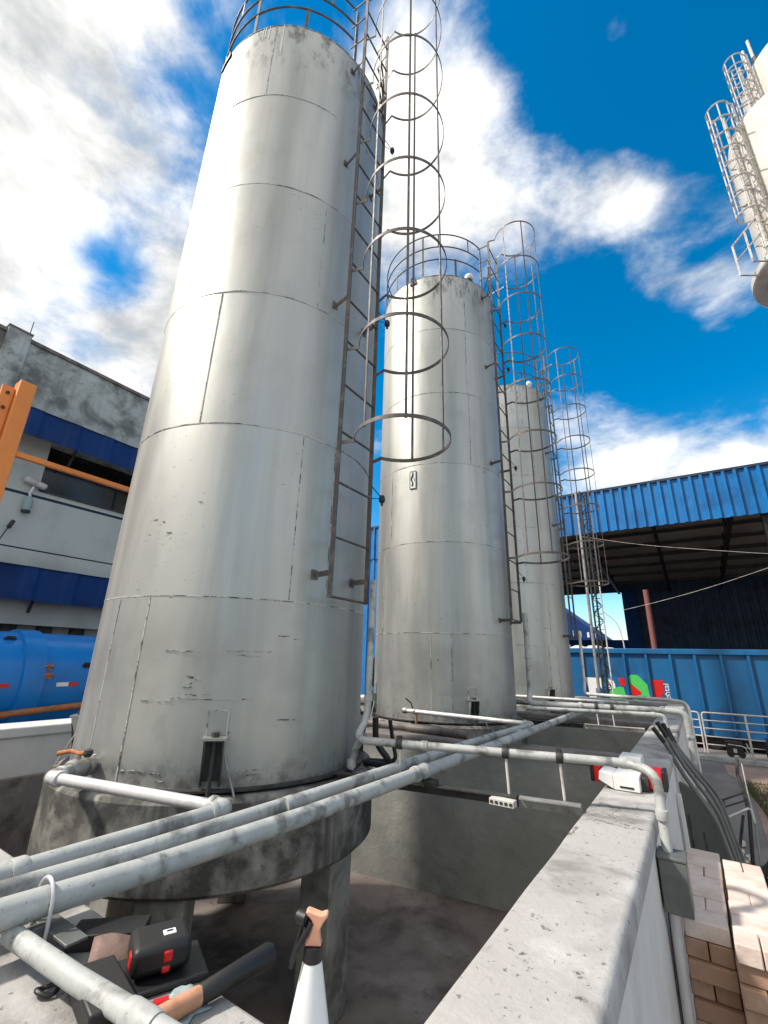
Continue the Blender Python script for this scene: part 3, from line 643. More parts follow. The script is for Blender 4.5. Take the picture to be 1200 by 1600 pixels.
# enclosure on the outer wall face
e=empty('junction_box',(-.262,3.31,1.17),'grey metal enclosure on the outer wall face under the bent pipe','electrical box')
b=MB(); b.box((-.325,3.235,1.175),(-.195,3.39,1.415),'jbox'); b.build('body',e,bevel=.006)
b=MB(); b.box((-.329,3.231,1.415),(-.190,3.394,1.432),'jbox'); b.build('lid',e,bevel=.004)
g=MB(); g.tube([(-.30,3.345,.0),(-.292,3.335,1.172)],.026,'whitepipe',14); g.tube([(-.32,3.36,.0),(-.317,3.352,1.17)],.008,'darksteel',8); g.build('conduit_pipe',tag=('pale vertical pipe running down the outer wall face below the grey enclosure','pipe'))
# steel angle shelves on the cross walls
def shelf(label, pts, zt, key1, key2):
    e=empty('support_rail',(pts[0],pts[1],zt),label,'bracket')
    for (a,b,k) in pts[2]:
        p=MB(); p.bar((*a,zt-.03),(*b,zt-.03),.008,.06,k); p.bar((a[0],a[1]-.03,zt),(b[0],b[1]-.03,zt),.07,.008,k); p.build('angle_bar',e)
    return e
shelf('dark steel angle rail with a pale end bridging from the nearest plinth to the wall',[-1.6,3.1,[((-2.40,3.03),(-1.09,3.285),'darksteel'),((-1.075,3.288),(-.715,3.36),'galv')]],1.575,'darksteel','galv')
p=MB(); p.box((-1.235,3.14,1.535),(-1.075,3.205,1.572),'whitesteel'); 
for k in range(5): p.box((-1.228+.031*k,3.136,1.545),(-1.208+.031*k,3.1395,1.562),'darksteel')
p.build('cable_tray',bevel=.003,tag=('short pale perforated tray fixed to the dark steel angle rail','bracket'))
p=MB(); p.box((-1.80,3.10,1.578),(-1.62,3.19,1.610),'darksteel'); p.build('pipe_saddle',bevel=.004,tag=('dark steel saddle block under the long grey pipes on the angle rail','bracket'))
shelf('pale steel angle rail bridging from the middle plinth to the wall',[-1.5,7.6,[((-2.40,7.48),(-1.5,7.66),'darksteel'),((-1.48,7.664),(-.715,7.81),'whitesteel')]],1.575,'whitesteel','galv')
# front bracket and U bolt, near pipe
e=empty('pipe_bracket',(-1.8,.86,WT),'grey steel angle bracket with a pale U bolt holding the header pipes','bracket')
p=MB(); p.bar((-1.98,.87,1.596),(-1.62,.87,1.596),.06,.008,'jbox'); p.build('angle_bar',e,bevel=.002)
p=MB(); p.prism([(0,0),(.07,.012),(.072,.07),(.0,.05)],(-1.82,.80,WT+.003),(1,0,0),(0,0,1),(0,1,0),.05,'jbox'); p.build('block',e,bevel=.004)
p=MB(); p.tube([(-1.842,.835,1.56)]+[(-1.79+.052*math.cos(R_(a)),.835,1.665+.058*math.sin(R_(a))) for a in range(180,-1,-15)]+[(-1.738,.835,1.56)],.006,'whitepipe',10); p.build('u_bolt',e)
g=MB(); g.tube([(-1.80,.765,1.605),(-1.45,.79,1.602),(-.78,.855,1.60)],.0255,'pipe',24); band(g,(-1.18,.815,1.601),(1,.08,0),.031,.10,'pipe'); g.build('conduit_pipe',tag=('short grey pipe lying across the near wall end in front of the tools','pipe'))

# white box with red ends on the wall
e=empty('lamp_unit',(-.53,4.55,WT),'white plastic unit with red ends lying across the wall top','lamp')
b=MB(); b.prism([(0,0),(.17,0),(.17,.10),(0,.10)],(-.62,4.02,WT+.004),(1,0,0),(0,0,1),(0,1,0),.30,'white')
b.prism([(-.10,.05),(0,0),(0,.10),(-.09,.11)],(-.62,4.02,WT+.004),(1,0,0),(0,0,1),(0,1,0),.24,'white'); B_=b.build('body',e,bevel=.006)
b=MB(); b.box((-.60,4.30,WT+.06),(-.45,4.50,WT+.19),'white'); b.build('hood',e,bevel=.008)
b=MB(); b.box((-.58,4.016,WT+.022),(-.49,4.0195,WT+.034),'black'); b.build('marking',e)
for x0,x1,nm in ((-.765,-.725,0),(-.40,-.315,1)):
    b=MB(); b.box((x0,4.12,WT+.02),(x1,4.30,WT+.14),'red'); k=b.build('end_cap',e,bevel=.006)
    if nm: b=MB(); b.box((x0+.03,4.116,WT+.04),(x1-.035,4.119,WT+.12),'white'); b.build('white_label',k)
    b=MB(); xx=x0-.028 if not nm else x1; b.box((xx,4.125,WT+.015),(xx+.028,4.295,WT+.145),'black'); b.build('end_plate',k,bevel=.006)
b=MB(); b.box((-.45,4.10,WT+.004),(-.40,4.29,WT+.09),'darksteel'); b.build('mount',e,bevel=.004)

# ------------------------------------------------------------------ tools on the near wall end
zt=WT
e=empty('spray_bottle',(-.80,.955,zt),'white spray bottle with black collar and peach trigger head standing on the near wall end','bottle')
c=(-.80,.955,zt)
b=MB(); b.lathe([(.001,.004),(.055,.004),(.060,.014),(.060,.03),(.0215,.222),(.0195,.232),(.001,.232)],c,'bottle',40); b.build('body',e,sharp=60)
b=MB(); b.lathe([(.001,.226),(.0215,.226),(.0208,.252),(.001,.254)],c,'black',28); b.build('collar',e)
dr=Vector((.64,.76,0)).normalized(); dr=Vector((-.80,-.59,0)); sx=Vector((-dr.y,dr.x,0)); o_=Vector(c)
dr2=-Vector((.829,.559,0))           # spout points to the left of the view
b=MB(); poly=[(-.0155,.252),(.0155,.252),(.012,.262),(.009,.281),(.014,.291),(.029,.303),(.030,.309),(.022,.313),(-.012,.305),(-.021,.302),(-.016,.292),(-.010,.282),(-.013,.262)]
poly=[(-a,bb) for a,bb in poly]; poly=[(-.019,.253),(.0185,.253),(.015,.264),(.012,.281),(.020,.295),(.031,.308),(.027,.313),(.014,.309),(-.016,.318),(-.022,.311),(-.012,.304),(-.004,.296),(-.006,.28),(-.013,.262)]
u_=Vector((.829,.559,0)); n_=Vector((-.559,.829,0))
b.prism(poly,o_-n_*.011,u_,(0,0,1),n_,.022,'peach'); b.build('trigger_head',e,bevel=.004,bseg=3)
b=MB(); b.lathe([(.001,-.015),(.013,-.014),(.014,.012),(.001,.014)],o_-u_*.026+Vector((0,0,.300)),'black',18,axis='X'); b.build('nozzle',e)
b=MB(); b.tube([o_-u_*.006-n_*.012+Vector((0,0,.297)),o_-u_*.019-n_*.012+Vector((0,0,.275)),o_-u_*.034-n_*.012+Vector((0,0,.25)),o_-u_*.046-n_*.012+Vector((0,0,.216))],[.006,.0065,.005,.0035],'black',10)
b.tube([o_-u_*.025+Vector((0,0,.297)),o_-u_*.032+Vector((0,0,.27)),o_-u_*.048+Vector((0,0,.22))],[.005,.005,.003],'black',10); b.build('trigger',e)

e=empty('hammer',(-1.15,1.0,zt),'tool with wooden handle and thick dark grip overhanging the near wall end','tool')
b=MB(); a0,a1,a2=Vector((-1.215,.78,zt+.026)),Vector((-1.180,.975,zt+.032)),Vector((-1.145,1.185,zt+.044))
b.tube([a0,a0.lerp(a1,.3),a0.lerp(a1,.7),a1],[.017,.021,.022,.0205],'wood',24); b.build('handle',e,sharp=60)
b=MB(); b.tube([a1-(a1-a0)*.03,a1,a1.lerp(a2,.4),a2-(a2-a1)*.06,a2],[.019,.0225,.025,.029,.022],'black',24); b.build('grip',e,sharp=60)

e=empty('laser_level',(-1.40,1.02,zt),'black rounded tool case with glowing red windows and a small white plate on top','tool')
b=MB(); uu=Vector((.42,.907,0)); vv=Vector((-.907,.42,0)); cc_=Vector((-1.40,.99,zt+.055))
b.obox(cc_+Vector((0,0,.005)),uu*.076,vv*.068,(0,0,.034),'black'); b.build('body',e,bevel=.018,bseg=4)
b=MB(); b.obox(cc_+Vector((.01,-.005,-.045)),uu*.125,vv*.09,(0,0,.008),'black'); b.build('base',e,bevel=.006)
for (q,n1_,w_,h_) in ((cc_-uu*.075-vv*.030+Vector((0,0,.004)),-uu,.017,.018),(cc_-vv*.0675+uu*.014+Vector((0,0,.010)),-vv,.012,.013),(cc_-vv*.0675+uu*.012+Vector((0,0,-.018)),-vv,.011,.008)):
    s1=Vector((-n1_.y,n1_.x,0)); b=MB(); b.obox(q,n1_*.004,s1*w_,(0,0,h_),'red'); b.build('red_window',e,bevel=.004)
b=MB(); b.obox(cc_+Vector((.0,.0,.0405))+uu*.02-vv*.012,uu*.017,vv*.013,(0,0,.002),'white'); wp=b.build('top_plate',e,bevel=.002)
b=MB(); b.obox(cc_+Vector((.0,.0,.0432))+uu*.02-vv*.012,uu*.008,vv*.003,(0,0,.001),'black'); b.build('slot',wp)
e=empty('tool_pouch',(-1.55,1.0,zt),'folded brown leather pouch lying between the black tools','pouch')
b=MB(); P0,P1=Vector((-1.60,.905,zt)),Vector((-1.50,1.06,zt)); d_=(P1-P0).normalized(); s_=Vector((-d_.y,d_.x,0)); vs=[];fs=[]
for i in range(9):
    t=i/8; q=P0.lerp(P1,t)
    for k in range(13):
        a=math.pi*k/12; r=.042+.006*math.sin(t*5+k); vs.append(q+s_*(-math.cos(a))*(r+.018)+Vector((0,0,math.sin(a)*r*(1+.12*math.sin(t*7))+.002)))
for i in range(8):
    for k in range(12): fs.append((i*13+k,(i+1)*13+k,(i+1)*13+k+1,i*13+k+1))
b.add(vs,fs,'leather'); o=b.build('pouch_leather',e,sharp=70); m_=o.modifiers.new('t','SOLIDIFY'); m_.thickness=.006
b=MB(); b.obox(Vector((-1.655,.985,zt+.022)),Vector((.10,.10,0))*.75,Vector((-.035,.035,0))*1.0,(0,0,.02),'black')
for k in range(4): b.obox(Vector((-1.742+.016*k,.905-.012*k,zt+.044)),(.005,.004,0),(-.004,.006,0),(0,0,.003),'blackmetal')
b.build('tool_case',bevel=.008,tag=('flat black case with ribbed near edge lying beside the brown leather pouch','case'))
b=MB(); b.obox(Vector((-1.385,.83,zt+.03)),Vector((.11,-.025,0)),Vector((.016,.05,0)),(0,0,.026),'black'); b.build('tool_case',bevel=.006,tag=('black case half hidden under the short near pipe','case'))
b=MB(); cl=Vector((-1.545,.775,zt+.012)); b.tube([cl+Vector((.026*math.cos(R_(a))*.8-.018*math.sin(R_(a))*.6,.026*math.cos(R_(a))*.6+.018*math.sin(R_(a))*.8,.004*math.sin(R_(2*a)))) for a in range(0,360,24)],.006,'black',8,closed=True); b.build('carabiner',tag=('small black ring clip on the concrete left of the near pipe','clip'))
e=empty('screwdriver',(-1.24,.92,zt),'small red tipped tool lying beside the wooden handle','tool')
b=MB(); b.tube([(-1.262,.90,zt+.016),(-1.247,.93,zt+.016)],.013,'red',14); b.build('sleeve',e)
b=MB(); b.tube([(-1.28,.875,zt+.014),(-1.262,.90,zt+.016)],.011,'leather',12); b.tube([(-1.247,.93,zt+.016),(-1.21,.965,zt+.016)],.006,'darksteel',8); b.build('shank',e)
b=MB(); vs=[];fs=[]
for i in range(9):
    for k in range(9): vs.append((-1.285+.12*i/8+.008*math.sin(k),.93+.085*k/8-.02*i/8,zt+.004+.012*abs(mnoise.noise((i*.45,k*.45,1)))))
for i in range(8):
    for k in range(8): fs.append((i*9+k,(i+1)*9+k,(i+1)*9+k+1,i*9+k+1))
b.add(vs,fs,'cloth'); o=b.build('rag',tag=('pale blue crumpled rag under the wooden handle','rag'),sharp=80); m_=o.modifiers.new('t','SOLIDIFY'); m_.thickness=.003

# ------------------------------------------------------------------ outside the wall on the right
# bricks: a stack with pale tops, brown sides
BL,BD,BH=.211,.166,.0833
def brick(x,y,z,w,d,h,kind,jit=.006):
    b=MB(); rz=random.uniform(-.02,.02); u=Vector((math.cos(rz),math.sin(rz),0)); v=Vector((-u.y,u.x,0))
    b.obox((x+w/2+random.uniform(-jit,jit)*.4,y+d/2+random.uniform(-jit,jit),z+h/2),u*(w/2-.002),v*(d/2-.002),(0,0,h/2-.001),'brickpale' if kind else 'brickbrown')
    if kind: b.build('brick',bevel=.006,tag=('pale pink brick in the top layer of the stack beside the wall','brick','pale bricks on top of the stack'))
    else: b.build('brick',bevel=.006,tag=('brown brick in the lower layers of the stack beside the wall','brick','brown bricks in the front of the stack'))
def brick_row(x0,x1,y,z,d,kind,half):
    x=x0; first=half
    while x<x1-.02:
        w=min((BL/2 if first else BL),x1-x); 
        if x1-x-w<.05: w=x1-x
        brick(x,y,z,w,d,BH,kind); x+=w; first=False
for ci,(cx0,cx1,yf,yb,zt_) in enumerate(((-.268,-.055,3.366,4.56,1.125),(-.050,.17,3.21,4.36,1.146),(.178,.40,3.26,4.30,1.146))):
    nl=13; z0=zt_-nl*BH
    for l in range(nl):
        topl=l==nl-1; y=yf+(.02*math.sin(l*2.3+ci)); r=0
        while y<yb-.05:
            if topl or l>=nl-3 or r<2:
                if topl or r>0: brick_row(cx0+.004*l%0.01,cx1,y,z0+l*BH,BD,topl,(r+ci)%3==1)
                else:
                    if (l+ci)%2==0: brick_row(cx0,cx1,y,z0+l*BH,BD,False,False)
                    else: brick_row(cx0,cx1,y,z0+l*BH,BD,False,True)
            y+=BD+.012*(r%2); r+=1
# bent conduits leaning on the wall
cd=[[(-.47,6.0,1.78),(-.355,6.02,1.60),(-.285,6.03,1.40),(-.10,6.05,1.08),(-.045,6.06,.98),(.03,6.08,.62),(.10,6.1,.0)],
    [(-.43,6.10,1.83),(-.34,6.12,1.64),(-.255,6.13,1.44),(-.075,6.15,1.14),(-.02,6.16,1.03),(.05,6.18,.66),(.13,6.2,.0)],
    [(-.385,6.22,1.81),(-.31,6.24,1.58),(-.22,6.25,1.43),(-.05,6.27,1.18),(.0,6.28,1.06),(.07,6.3,.70),(.16,6.3,.0)],
    [(-.36,6.34,1.75),(-.29,6.36,1.56),(-.20,6.37,1.43),(-.03,6.4,1.20),(.02,6.41,1.08),(.09,6.43,.72),(.2,6.45,.0)]]
for i,pts in enumerate(cd):
    e=empty('bent_conduit',Vector(pts[-1]),['bent grey conduit leaning on the wall, the one nearest the camera','second of the four bent grey conduits leaning on the wall, behind the nearest','third of the four bent grey conduits leaning on the wall, before the rearmost','bent grey conduit leaning on the wall, the rearmost of the four'][i],'conduit','bent conduits leaning on the wall')
    p=MB(); p.tube(rounded(pts,.12,6),.021,'jbox' if i%2 else 'sheetgrey',14); p.build('pipe_run',e)
    a=Vector(pts[0]); b_=Vector(pts[1]); p=MB(); q=a.lerp(b_,.75); n=14
    p.tube([a.lerp(q,k/n) for k in range(n+1)],[.0245 if k%2 else .0225 for k in range(n+1)],'black',14); p.build('thread',e)
# leaning panel and boards
b=MB(); b.prism([(-.33,0.0),(.06,0.0),(.0,.62),(-.03,.80),(-.08,1.02),(-.16,1.13),(-.27,1.20),(-.33,1.22)],(0,6.45,.012),(1,0,0),(0,-.08,1),(0,1,0),.05,'sheetgrey'); b.build('panel',bevel=.02,tag=('grey green curved sheet leaning on the wall behind the bent conduits','panel'))
for i,(x,y,h,w,k,lab) in enumerate(((-.285,5.55,1.25,.03,'wallwhite','narrow pale board standing against the wall before the grey green sheet'),(-.245,5.72,1.05,.025,'darksteel','dark narrow board standing against the wall beside the pale board'),(-.15,6.0,.85,.02,'darksteel','short dark rod standing before the grey green sheet'),(-.29,6.75,1.30,.035,'whitesteel','pale pipe standing against the wall behind the grey green sheet'))):
    b=MB(); b.bar((x,y,.0),(x-.02,y+.12,h),w,.09 if i<2 else .03,k,up=(0,1,0)); b.build('board',bevel=.003,tag=(lab,'board'))
# scrap rack
e=empty('scrap_rack',(.2,8,0),'rusty bent steel frame standing behind the bent conduits','frame')
for pts,k,r in (([(.30,8.5,1.22),(.27,8.35,1.05),(.29,8.1,.89),(.30,8.0,.68),(.26,8,.36),(.22,8,.0)],'darksteel',.022),([(.34,8.4,1.18),(.33,8.1,.85),(.34,8,.55),(.30,8,.02)],'galv',.009),
              ([(.04,8,.78),(.29,8,.91)],'darksteel',.012),([(.04,8,.70),(.29,8,.82)],'darksteel',.009),([(.02,8,.0),(.05,8,.3),(.05,8,.8)],'darksteel',.014),([(.23,7.9,.67),(.12,7.9,.26),(.10,7.9,.0)],'darksteel',.016)):
    p=MB(); p.tube(pts,r,k,8); p.build('frame_bar',e)
g=MB(); g.tube([(.04,7.9,.60),(.30,7.92,.75),(.325,7.92,.74),(.335,7.92,.6)],.014,'whitepipe',10); g.build('bent_rod',tag=('pale bent rod laid across the rusty steel frame','rod'))
g=MB(); g.tube([(.02,7.7,.66),(.08,7.72,.50)],.018,'cloth',8); g.tube([(.0,7.7,.60),(.07,7.7,.64)],.014,'cloth',8); g.build('hand_valve',tag=('small pale green tap leaning on the rusty steel frame','tap'))
def lump(name,c,r,key,lab,cat,sq=(1,1,.6),seed=0):
    b=MB(); n1,n2=10,16; vs=[];fs=[]
    for i in range(n1+1):
        for k in range(n2):
            t=math.pi*i/n1; a=2*math.pi*k/n2; d=Vector((math.sin(t)*math.cos(a),math.sin(t)*math.sin(a),math.cos(t)))
            q=r*(1+.35*mnoise.noise(d*1.7+Vector((seed,0,0)))); vs.append(Vector(c)+Vector((d.x*sq[0],d.y*sq[1],max(d.z,-.95)*sq[2]))*q)
    for i in range(n1):
        for k in range(n2): l=(k+1)%n2; fs.append((i*n2+k,(i+1)*n2+k,(i+1)*n2+l,i*n2+l))
    b.add(vs,fs,key); return b.build(name,tag=(lab,cat),sharp=70)
lump('scrap_bag',(.36,7.0,.22),.26,'black','slumped black sack beside the brick stack','sack',(.7,1,.9),3)
lump('scrap_bag',(.42,6.1,.14),.24,'rust','rust orange sack lying behind the brick stack','sack',(.8,1,.65),8)
for i in range(12):
    x,y=random.uniform(.08,.26),random.uniform(8.2,9.3); b=MB(); b.obox((x,y,.05),(random.uniform(.02,.05),.02,.01),(-.015,random.uniform(.03,.06),0),(0,0,random.uniform(.01,.03)),random.choice(['whitesteel','rust','wallwhite'])); b.build('rubble',bevel=.005,tag=('small pale scrap of rubble inside the rusty frame','rubble','rubble inside the frame'))

# fence panels
def fence(x0,x1,y,lab,posts):
    e=empty('fence_panel',((x0+x1)/2,y,0),lab,'fence','tubular fence panels')
    p=MB(); p.tube(rounded([(x0,y,.12),(x0,y,1.18),(x1,y,1.18),(x1,y,.12)],.09,6),.022,'fence',10); F=p.build('frame',e)
    for i in range(4): p=MB(); z=.34+.21*i; p.tube([(x0,y,z),(x1,y,z)],.016,'fence',8); p.build('rail',e)
    for x in posts: p=MB(); p.bar((x,y-.005,.12),(x,y-.005,1.17),.05,.03,'fence',up=(0,1,0)); p.build('post',e)
fence(-1.6,-.10,17.0,'left panel of the pale tubular fence, half hidden by the pipe bends',[])
fence(-.03,3.4,17.0,'right panel of the pale tubular fence before the blue container',[.98])

# blue container on skids
CY=18.5
e=empty('container',(-.6,CY+1.2,0),'long blue ribbed steel container with a painted logo','container')
b=MB(); b.box((-7.5,CY,.40),(3.6,CY+2.4,.48),'container'); b.box((-7.5,CY,.48),(3.6,CY+.05,2.82),'container'); b.box((-7.5,CY+2.35,.48),(3.6,CY+2.4,2.82),'container'); b.box((-7.5,CY+.05,.48),(-7.45,CY+2.35,2.82),'container'); b.box((3.55,CY+.05,.48),(3.6,CY+2.35,2.82),'container'); b.build('body',e)
b=MB(); b.box((-7.55,CY-.10,2.82),(3.65,CY+.06,3.0),'container'); b.box((-7.55,CY+2.33,2.82),(3.65,CY+2.45,3.0),'container'); b.build('top_rail',e,bevel=.02)
for x in (-6.1,-5.4,-4.75,-4.1,-3.43,-2.74,-2.03,-1.34,-.63,.06,.76,1.46,2.16,2.86): b=MB(); b.prism([(-.055,0),(.055,0),(.035,-.09),(-.035,-.09)],(x,CY,.48),(1,0,0),(0,1,0),(0,0,1),2.335,'container'); b.build('rib',e)
b=MB(); b.box((-7.4,CY+.3,.12),(3.5,CY+.5,.40),'blackmetal'); b.box((-7.4,CY+1.9,.12),(3.5,CY+2.1,.40),'blackmetal')
b.build('chassis',e)
for x in (-5,-2.5,0.2,2.4):
    for yy in (CY+.25,CY+1.95): w=MB(); w.lathe([(.05,-.1),(.30,-.1),(.33,-.06),(.33,.06),(.30,.1),(.05,.1)],(x,yy,.334),'black',24,axis='Y'); w.build('wheel',e)
def logo(poly,key,nm='logo_shape',dy=.0): b=MB(); b.prism(poly,(0,CY-.004-dy,0),(1,0,0),(0,0,1),(0,-1,0),.004,key); return b.build(nm,LG,smooth=False)
LGm=MB(); LGm.prism([(-3.46,1.93),(-3.40,1.98),(-2.60,1.98),(-2.46,1.90),(-2.42,1.78),(-2.42,1.62),(-2.96,1.62),(-2.96,1.42),(-3.02,1.42),(-3.02,1.62),(-3.06,1.62),(-3.06,1.42),(-3.06,1.12),(-2.72,1.12),(-2.72,.92),(-3.30,.92),(-3.30,1.6),(-3.36,1.84)],(0,CY-.002,0),(1,0,0),(0,0,1),(0,-1,0),.004,'white')
LG=LGm.build('logo',e,smooth=False)
logo([(-3.02,1.66),(-2.88,1.66),(-2.88,1.40),(-3.02,1.40)],'container',dy=.003)
logo([(-2.66,1.56),(-2.30,1.72),(-2.16,1.70),(-2.10,1.30),(-2.10,.98),(-2.6,.98)],'green',dy=.001)
logo([(-2.30,2.0),(-2.09,2.0),(-2.09,1.74),(-2.24,1.76)],'red',dy=.002)
logo([(-1.96,2.06),(-1.90,2.12),(-1.68,2.13),(-1.42,1.82),(-1.38,1.28),(-1.54,1.28),(-1.62,1.0),(-1.92,1.0)],'green')
logo([(-1.94,1.86),(-1.62,1.56),(-1.64,1.50),(-1.92,1.40)],'red',dy=.003)
logo([(-1.27,1.98),(-.94,1.98),(-.96,1.58),(-1.04,1.50),(-1.04,1.20),(-1.27,1.20)],'red')
logo([(-.95,1.56),(-.91,1.58),(-.84,1.50),(-.86,1.44)],'white')
fc=bpy.data.curves.new('lettering','FONT'); fc.body='iental'; fc.size=.30; fc.extrude=.002
fo=bpy.data.objects.new('tmp',fc); col.objects.link(fo); bpy.context.view_layer.update()
me=bpy.data.meshes.new_from_object(fo.evaluated_get(bpy.context.evaluated_depsgraph_get())); bpy.data.objects.remove(fo); bpy.data.curves.remove(fc)
me.transform(Matrix.Translation((-.80-LG.parent.location.x,CY-.006-LG.parent.location.y,1.32)) @ Matrix.Rotation(R_(90),4,'X') @ Matrix.Rotation(R_(90),4,'Z') @ Matrix.Diagonal((.88,.8,1,1)))
me.materials.clear(); me.materials.append(M['white']); to=bpy.data.objects.new('lettering',me); col.objects.link(to); to.parent=LG
for i,(x,w,zc) in enumerate(((-4.3,.6,3.02),(-3.7,.5,3.0),(-3.1,.55,3.0),(-2.6,.35,2.98))):
    lump('sack',(x,CY+1.1,zc),w*.55,'tarp',['pinkish white sack showing over the container rim, leftmost','largest of the white sacks over the container rim','white sack over the container rim beside the largest','small white sack over the container rim at the lattice mast'][i] if i!=1 else 'second white sack from the left over the container rim','sack',(1.2,1,.45),i*4)

# black things by the fence
e=empty('black_drum',(1.35,16.8,0),'black plastic drum with an orange rusty lid by the fence','drum')
b=MB(); b.lathe([(.01,.14),(.26,.14),(.29,.2),(.29,.5),(.25,.58),(.01,.59)],(1.55,16.75,0),'black',28); b.build('body',e)
b=MB(); b.lathe([(.01,.60),(.13,.59),(.12,.65),(.05,.7),(.01,.71)],(1.53,16.75,0),'rust',18); b.build('lid',e)
e=empty('hand_cart',(.72,16.75,0),'small black trolley with pale edges by the fence','cart')
b=MB(); b.box((.40,16.6,.18),(.78,16.85,.52),'black'); b.build('body',e,bevel=.02)
b=MB(); b.tube(rounded([(.45,16.57,.44),(.80,16.57,.42),(.92,16.57,.14)],.06,5),.012,'whitesteel',8); b.tube([(.86,16.56,.5),(.98,16.56,.14)],.012,'whitesteel',8); b.build('frame',e)
b=MB(); b.box((.55,16.593,.24),(.63,16.599,.34),'whitesteel'); b.build('plate',e)
for x in (.48,.72): w=MB(); w.lathe([(.01,-.03),(.085,-.03),(.09,0),(.085,.03),(.01,.03)],(x,16.58,.13+.085),'black',18,axis='Y'); w.build('wheel',e)

# ------------------------------------------------------------------ open shed behind
SY=24.0
e=empty('open_shed',(-8,SY+7,0),'big open shed with bright blue ribbed fascia and dark interior','shed')
b=MB(); b.corr((-34,SY,8.80),(1,0,0),(0,0,1),(0,-1,0),60,2.16,'blue',.42,.10,.01); b.build('fascia',e,smooth=False)
b=MB(); b.box((-34,SY-.10,10.96),(26,SY+.16,11.08),'navy'); b.build('fascia_cap',e)
b=MB(); b.corr((-34,SY+.05,0),(1,0,0),(0,0,1),(0,-1,0),25,8.795,'blue',.42,.07,.01); b.build('front_wall',e,smooth=False)
b=MB(); b.add([(-34,SY+.1,10.5),(26,SY+.1,10.5),(26,38.6,8.45),(-34,38.6,8.45)],[(0,1,2,3)],'roofunder'); b.add([(-34,SY+.1,10.65),(26,SY+.1,10.65),(26,38.6,8.6),(-34,38.6,8.6)],[(3,2,1,0)],'navy'); b.build('roof',e,smooth=False)
for i in range(8): b=MB(); y=SY+1+i*1.85; zr=10.5-2.05*(y-SY)/14.5; b.box((-9,y-.05,zr-.22),(24,y+.05,zr-.06),'darksteel'); b.build('purlin',e)
for x in (-8.6,-3.9,-.6,2.4,6.4):
    b=MB(); b.bar((x,SY+.25,8.9),(x,38.3,7.7),.18,.18,'blackmetal')
    for i in range(7):
        y=SY+.4+i*2; z1_=8.88-.0853*(y-SY); z2_=10.2-.1414*(y+1-SY); b.bar((x,y,z1_),(x,y+1,z2_),.07,.07,'blackmetal'); b.bar((x,y+1,z2_),(x,y+2,z1_-.17),.07,.07,'blackmetal')
    b.build('truss',e)
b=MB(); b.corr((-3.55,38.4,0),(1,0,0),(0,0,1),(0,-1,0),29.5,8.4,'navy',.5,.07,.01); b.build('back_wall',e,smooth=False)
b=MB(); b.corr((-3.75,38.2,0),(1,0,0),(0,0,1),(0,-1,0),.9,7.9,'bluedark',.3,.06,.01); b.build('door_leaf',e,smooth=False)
b=MB(); b.box((26,SY,0),(26.2,38.6,8.4),'navy'); b.build('side_wall',e)
for x in (-9.0,3.6): b=MB(); b.box((x-.15,SY+.2,0),(x+.15,SY+.5,10.3),'blackmetal'); b.build('column',e)
b=MB(); b.lathe([(.12,0),(.12,6.0)],(-1.42,25.4,0),'redpaint',16); b.build('downpipe',e)
b=MB(); b.box((-9,38.35,7.75),(-3.55,38.45,8.6),'navy'); b.build('back_lintel',e)
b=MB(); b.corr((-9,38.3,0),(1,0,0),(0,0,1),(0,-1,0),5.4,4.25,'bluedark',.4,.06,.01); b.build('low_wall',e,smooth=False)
# distant gabled hall
e=empty('distant_hall',(-14,52,0),'distant dark blue gabled hall seen through the open shed','building')
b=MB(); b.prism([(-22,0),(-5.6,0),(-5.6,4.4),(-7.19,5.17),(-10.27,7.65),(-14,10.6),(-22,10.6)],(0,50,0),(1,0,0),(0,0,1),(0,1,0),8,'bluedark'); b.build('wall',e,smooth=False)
for i in range(4): w=MB(); x=-10.0+i*.75; w.box((x,49.97,5.15-.05*i),(x+.2,49.998,5.75-.1*i),'white'); w.build('window',e)
# lattice mast
e=empty('lattice_mast',(-2.3,15.8,0),'slim dark lattice mast with one pale leg standing before the container','mast')
x0,x1,y0,y1=-2.50,-2.12,15.6,15.95
for (x,y,k,r) in ((x0,y0,'galv',.045),(x1,y0,'whitesteel',.022),(x0+.12,y0,'darksteel',.03),((x0+x1)/2,y1,'darksteel',.03)): p=MB(); p.tube([(x,y,0),(x,y,8.1)],r,k,10); p.build('leg',e)
p=MB(); z=.1; s=1
while z<7.8:
    a,bb=(x0+.12,x1) if s>0 else (x1,x0+.12)
    p.bar((a,y0,z),(bb,y0,z+.24),.022,.022,'blackmetal'); p.bar((a,y0,z),((x0+x1)/2,y1,z+.24),.02,.02,'blackmetal'); z+=.24; s=-s
    p.bar((x0+.12,y0,z),(x1,y0,z),.018,.018,'blackmetal')
p.build('bracing',e)
g=MB(); g.tube(rounded([(-2.1,20,0),(-2.12,20,3.3),(-2.25,20,4.05),(-2.75,20,4.5)],.6,8),.022,'whitesteel',8); g.build('bent_pole',tag=('thin pale pole curving over beside the lattice mast','pole'))
for pts,lab in (([(-3.3,21,7.9),(-1.0,20.2,7.05),(3.2,19,5.95),(6,18.5,5.5)],'pale cable sloping down to the right across the dark shed'),([(-3.4,19,4.1),(-1.3,18.6,4.45),(.8,18.4,4.95),(4,18.3,6.0)],'pale cable rising to the right across the dark shed')):
    g=MB(); g.tube(rounded(pts,1.5,6),.006,"whitesteel",6); g.build("cable",tag=(lab,'cable'))
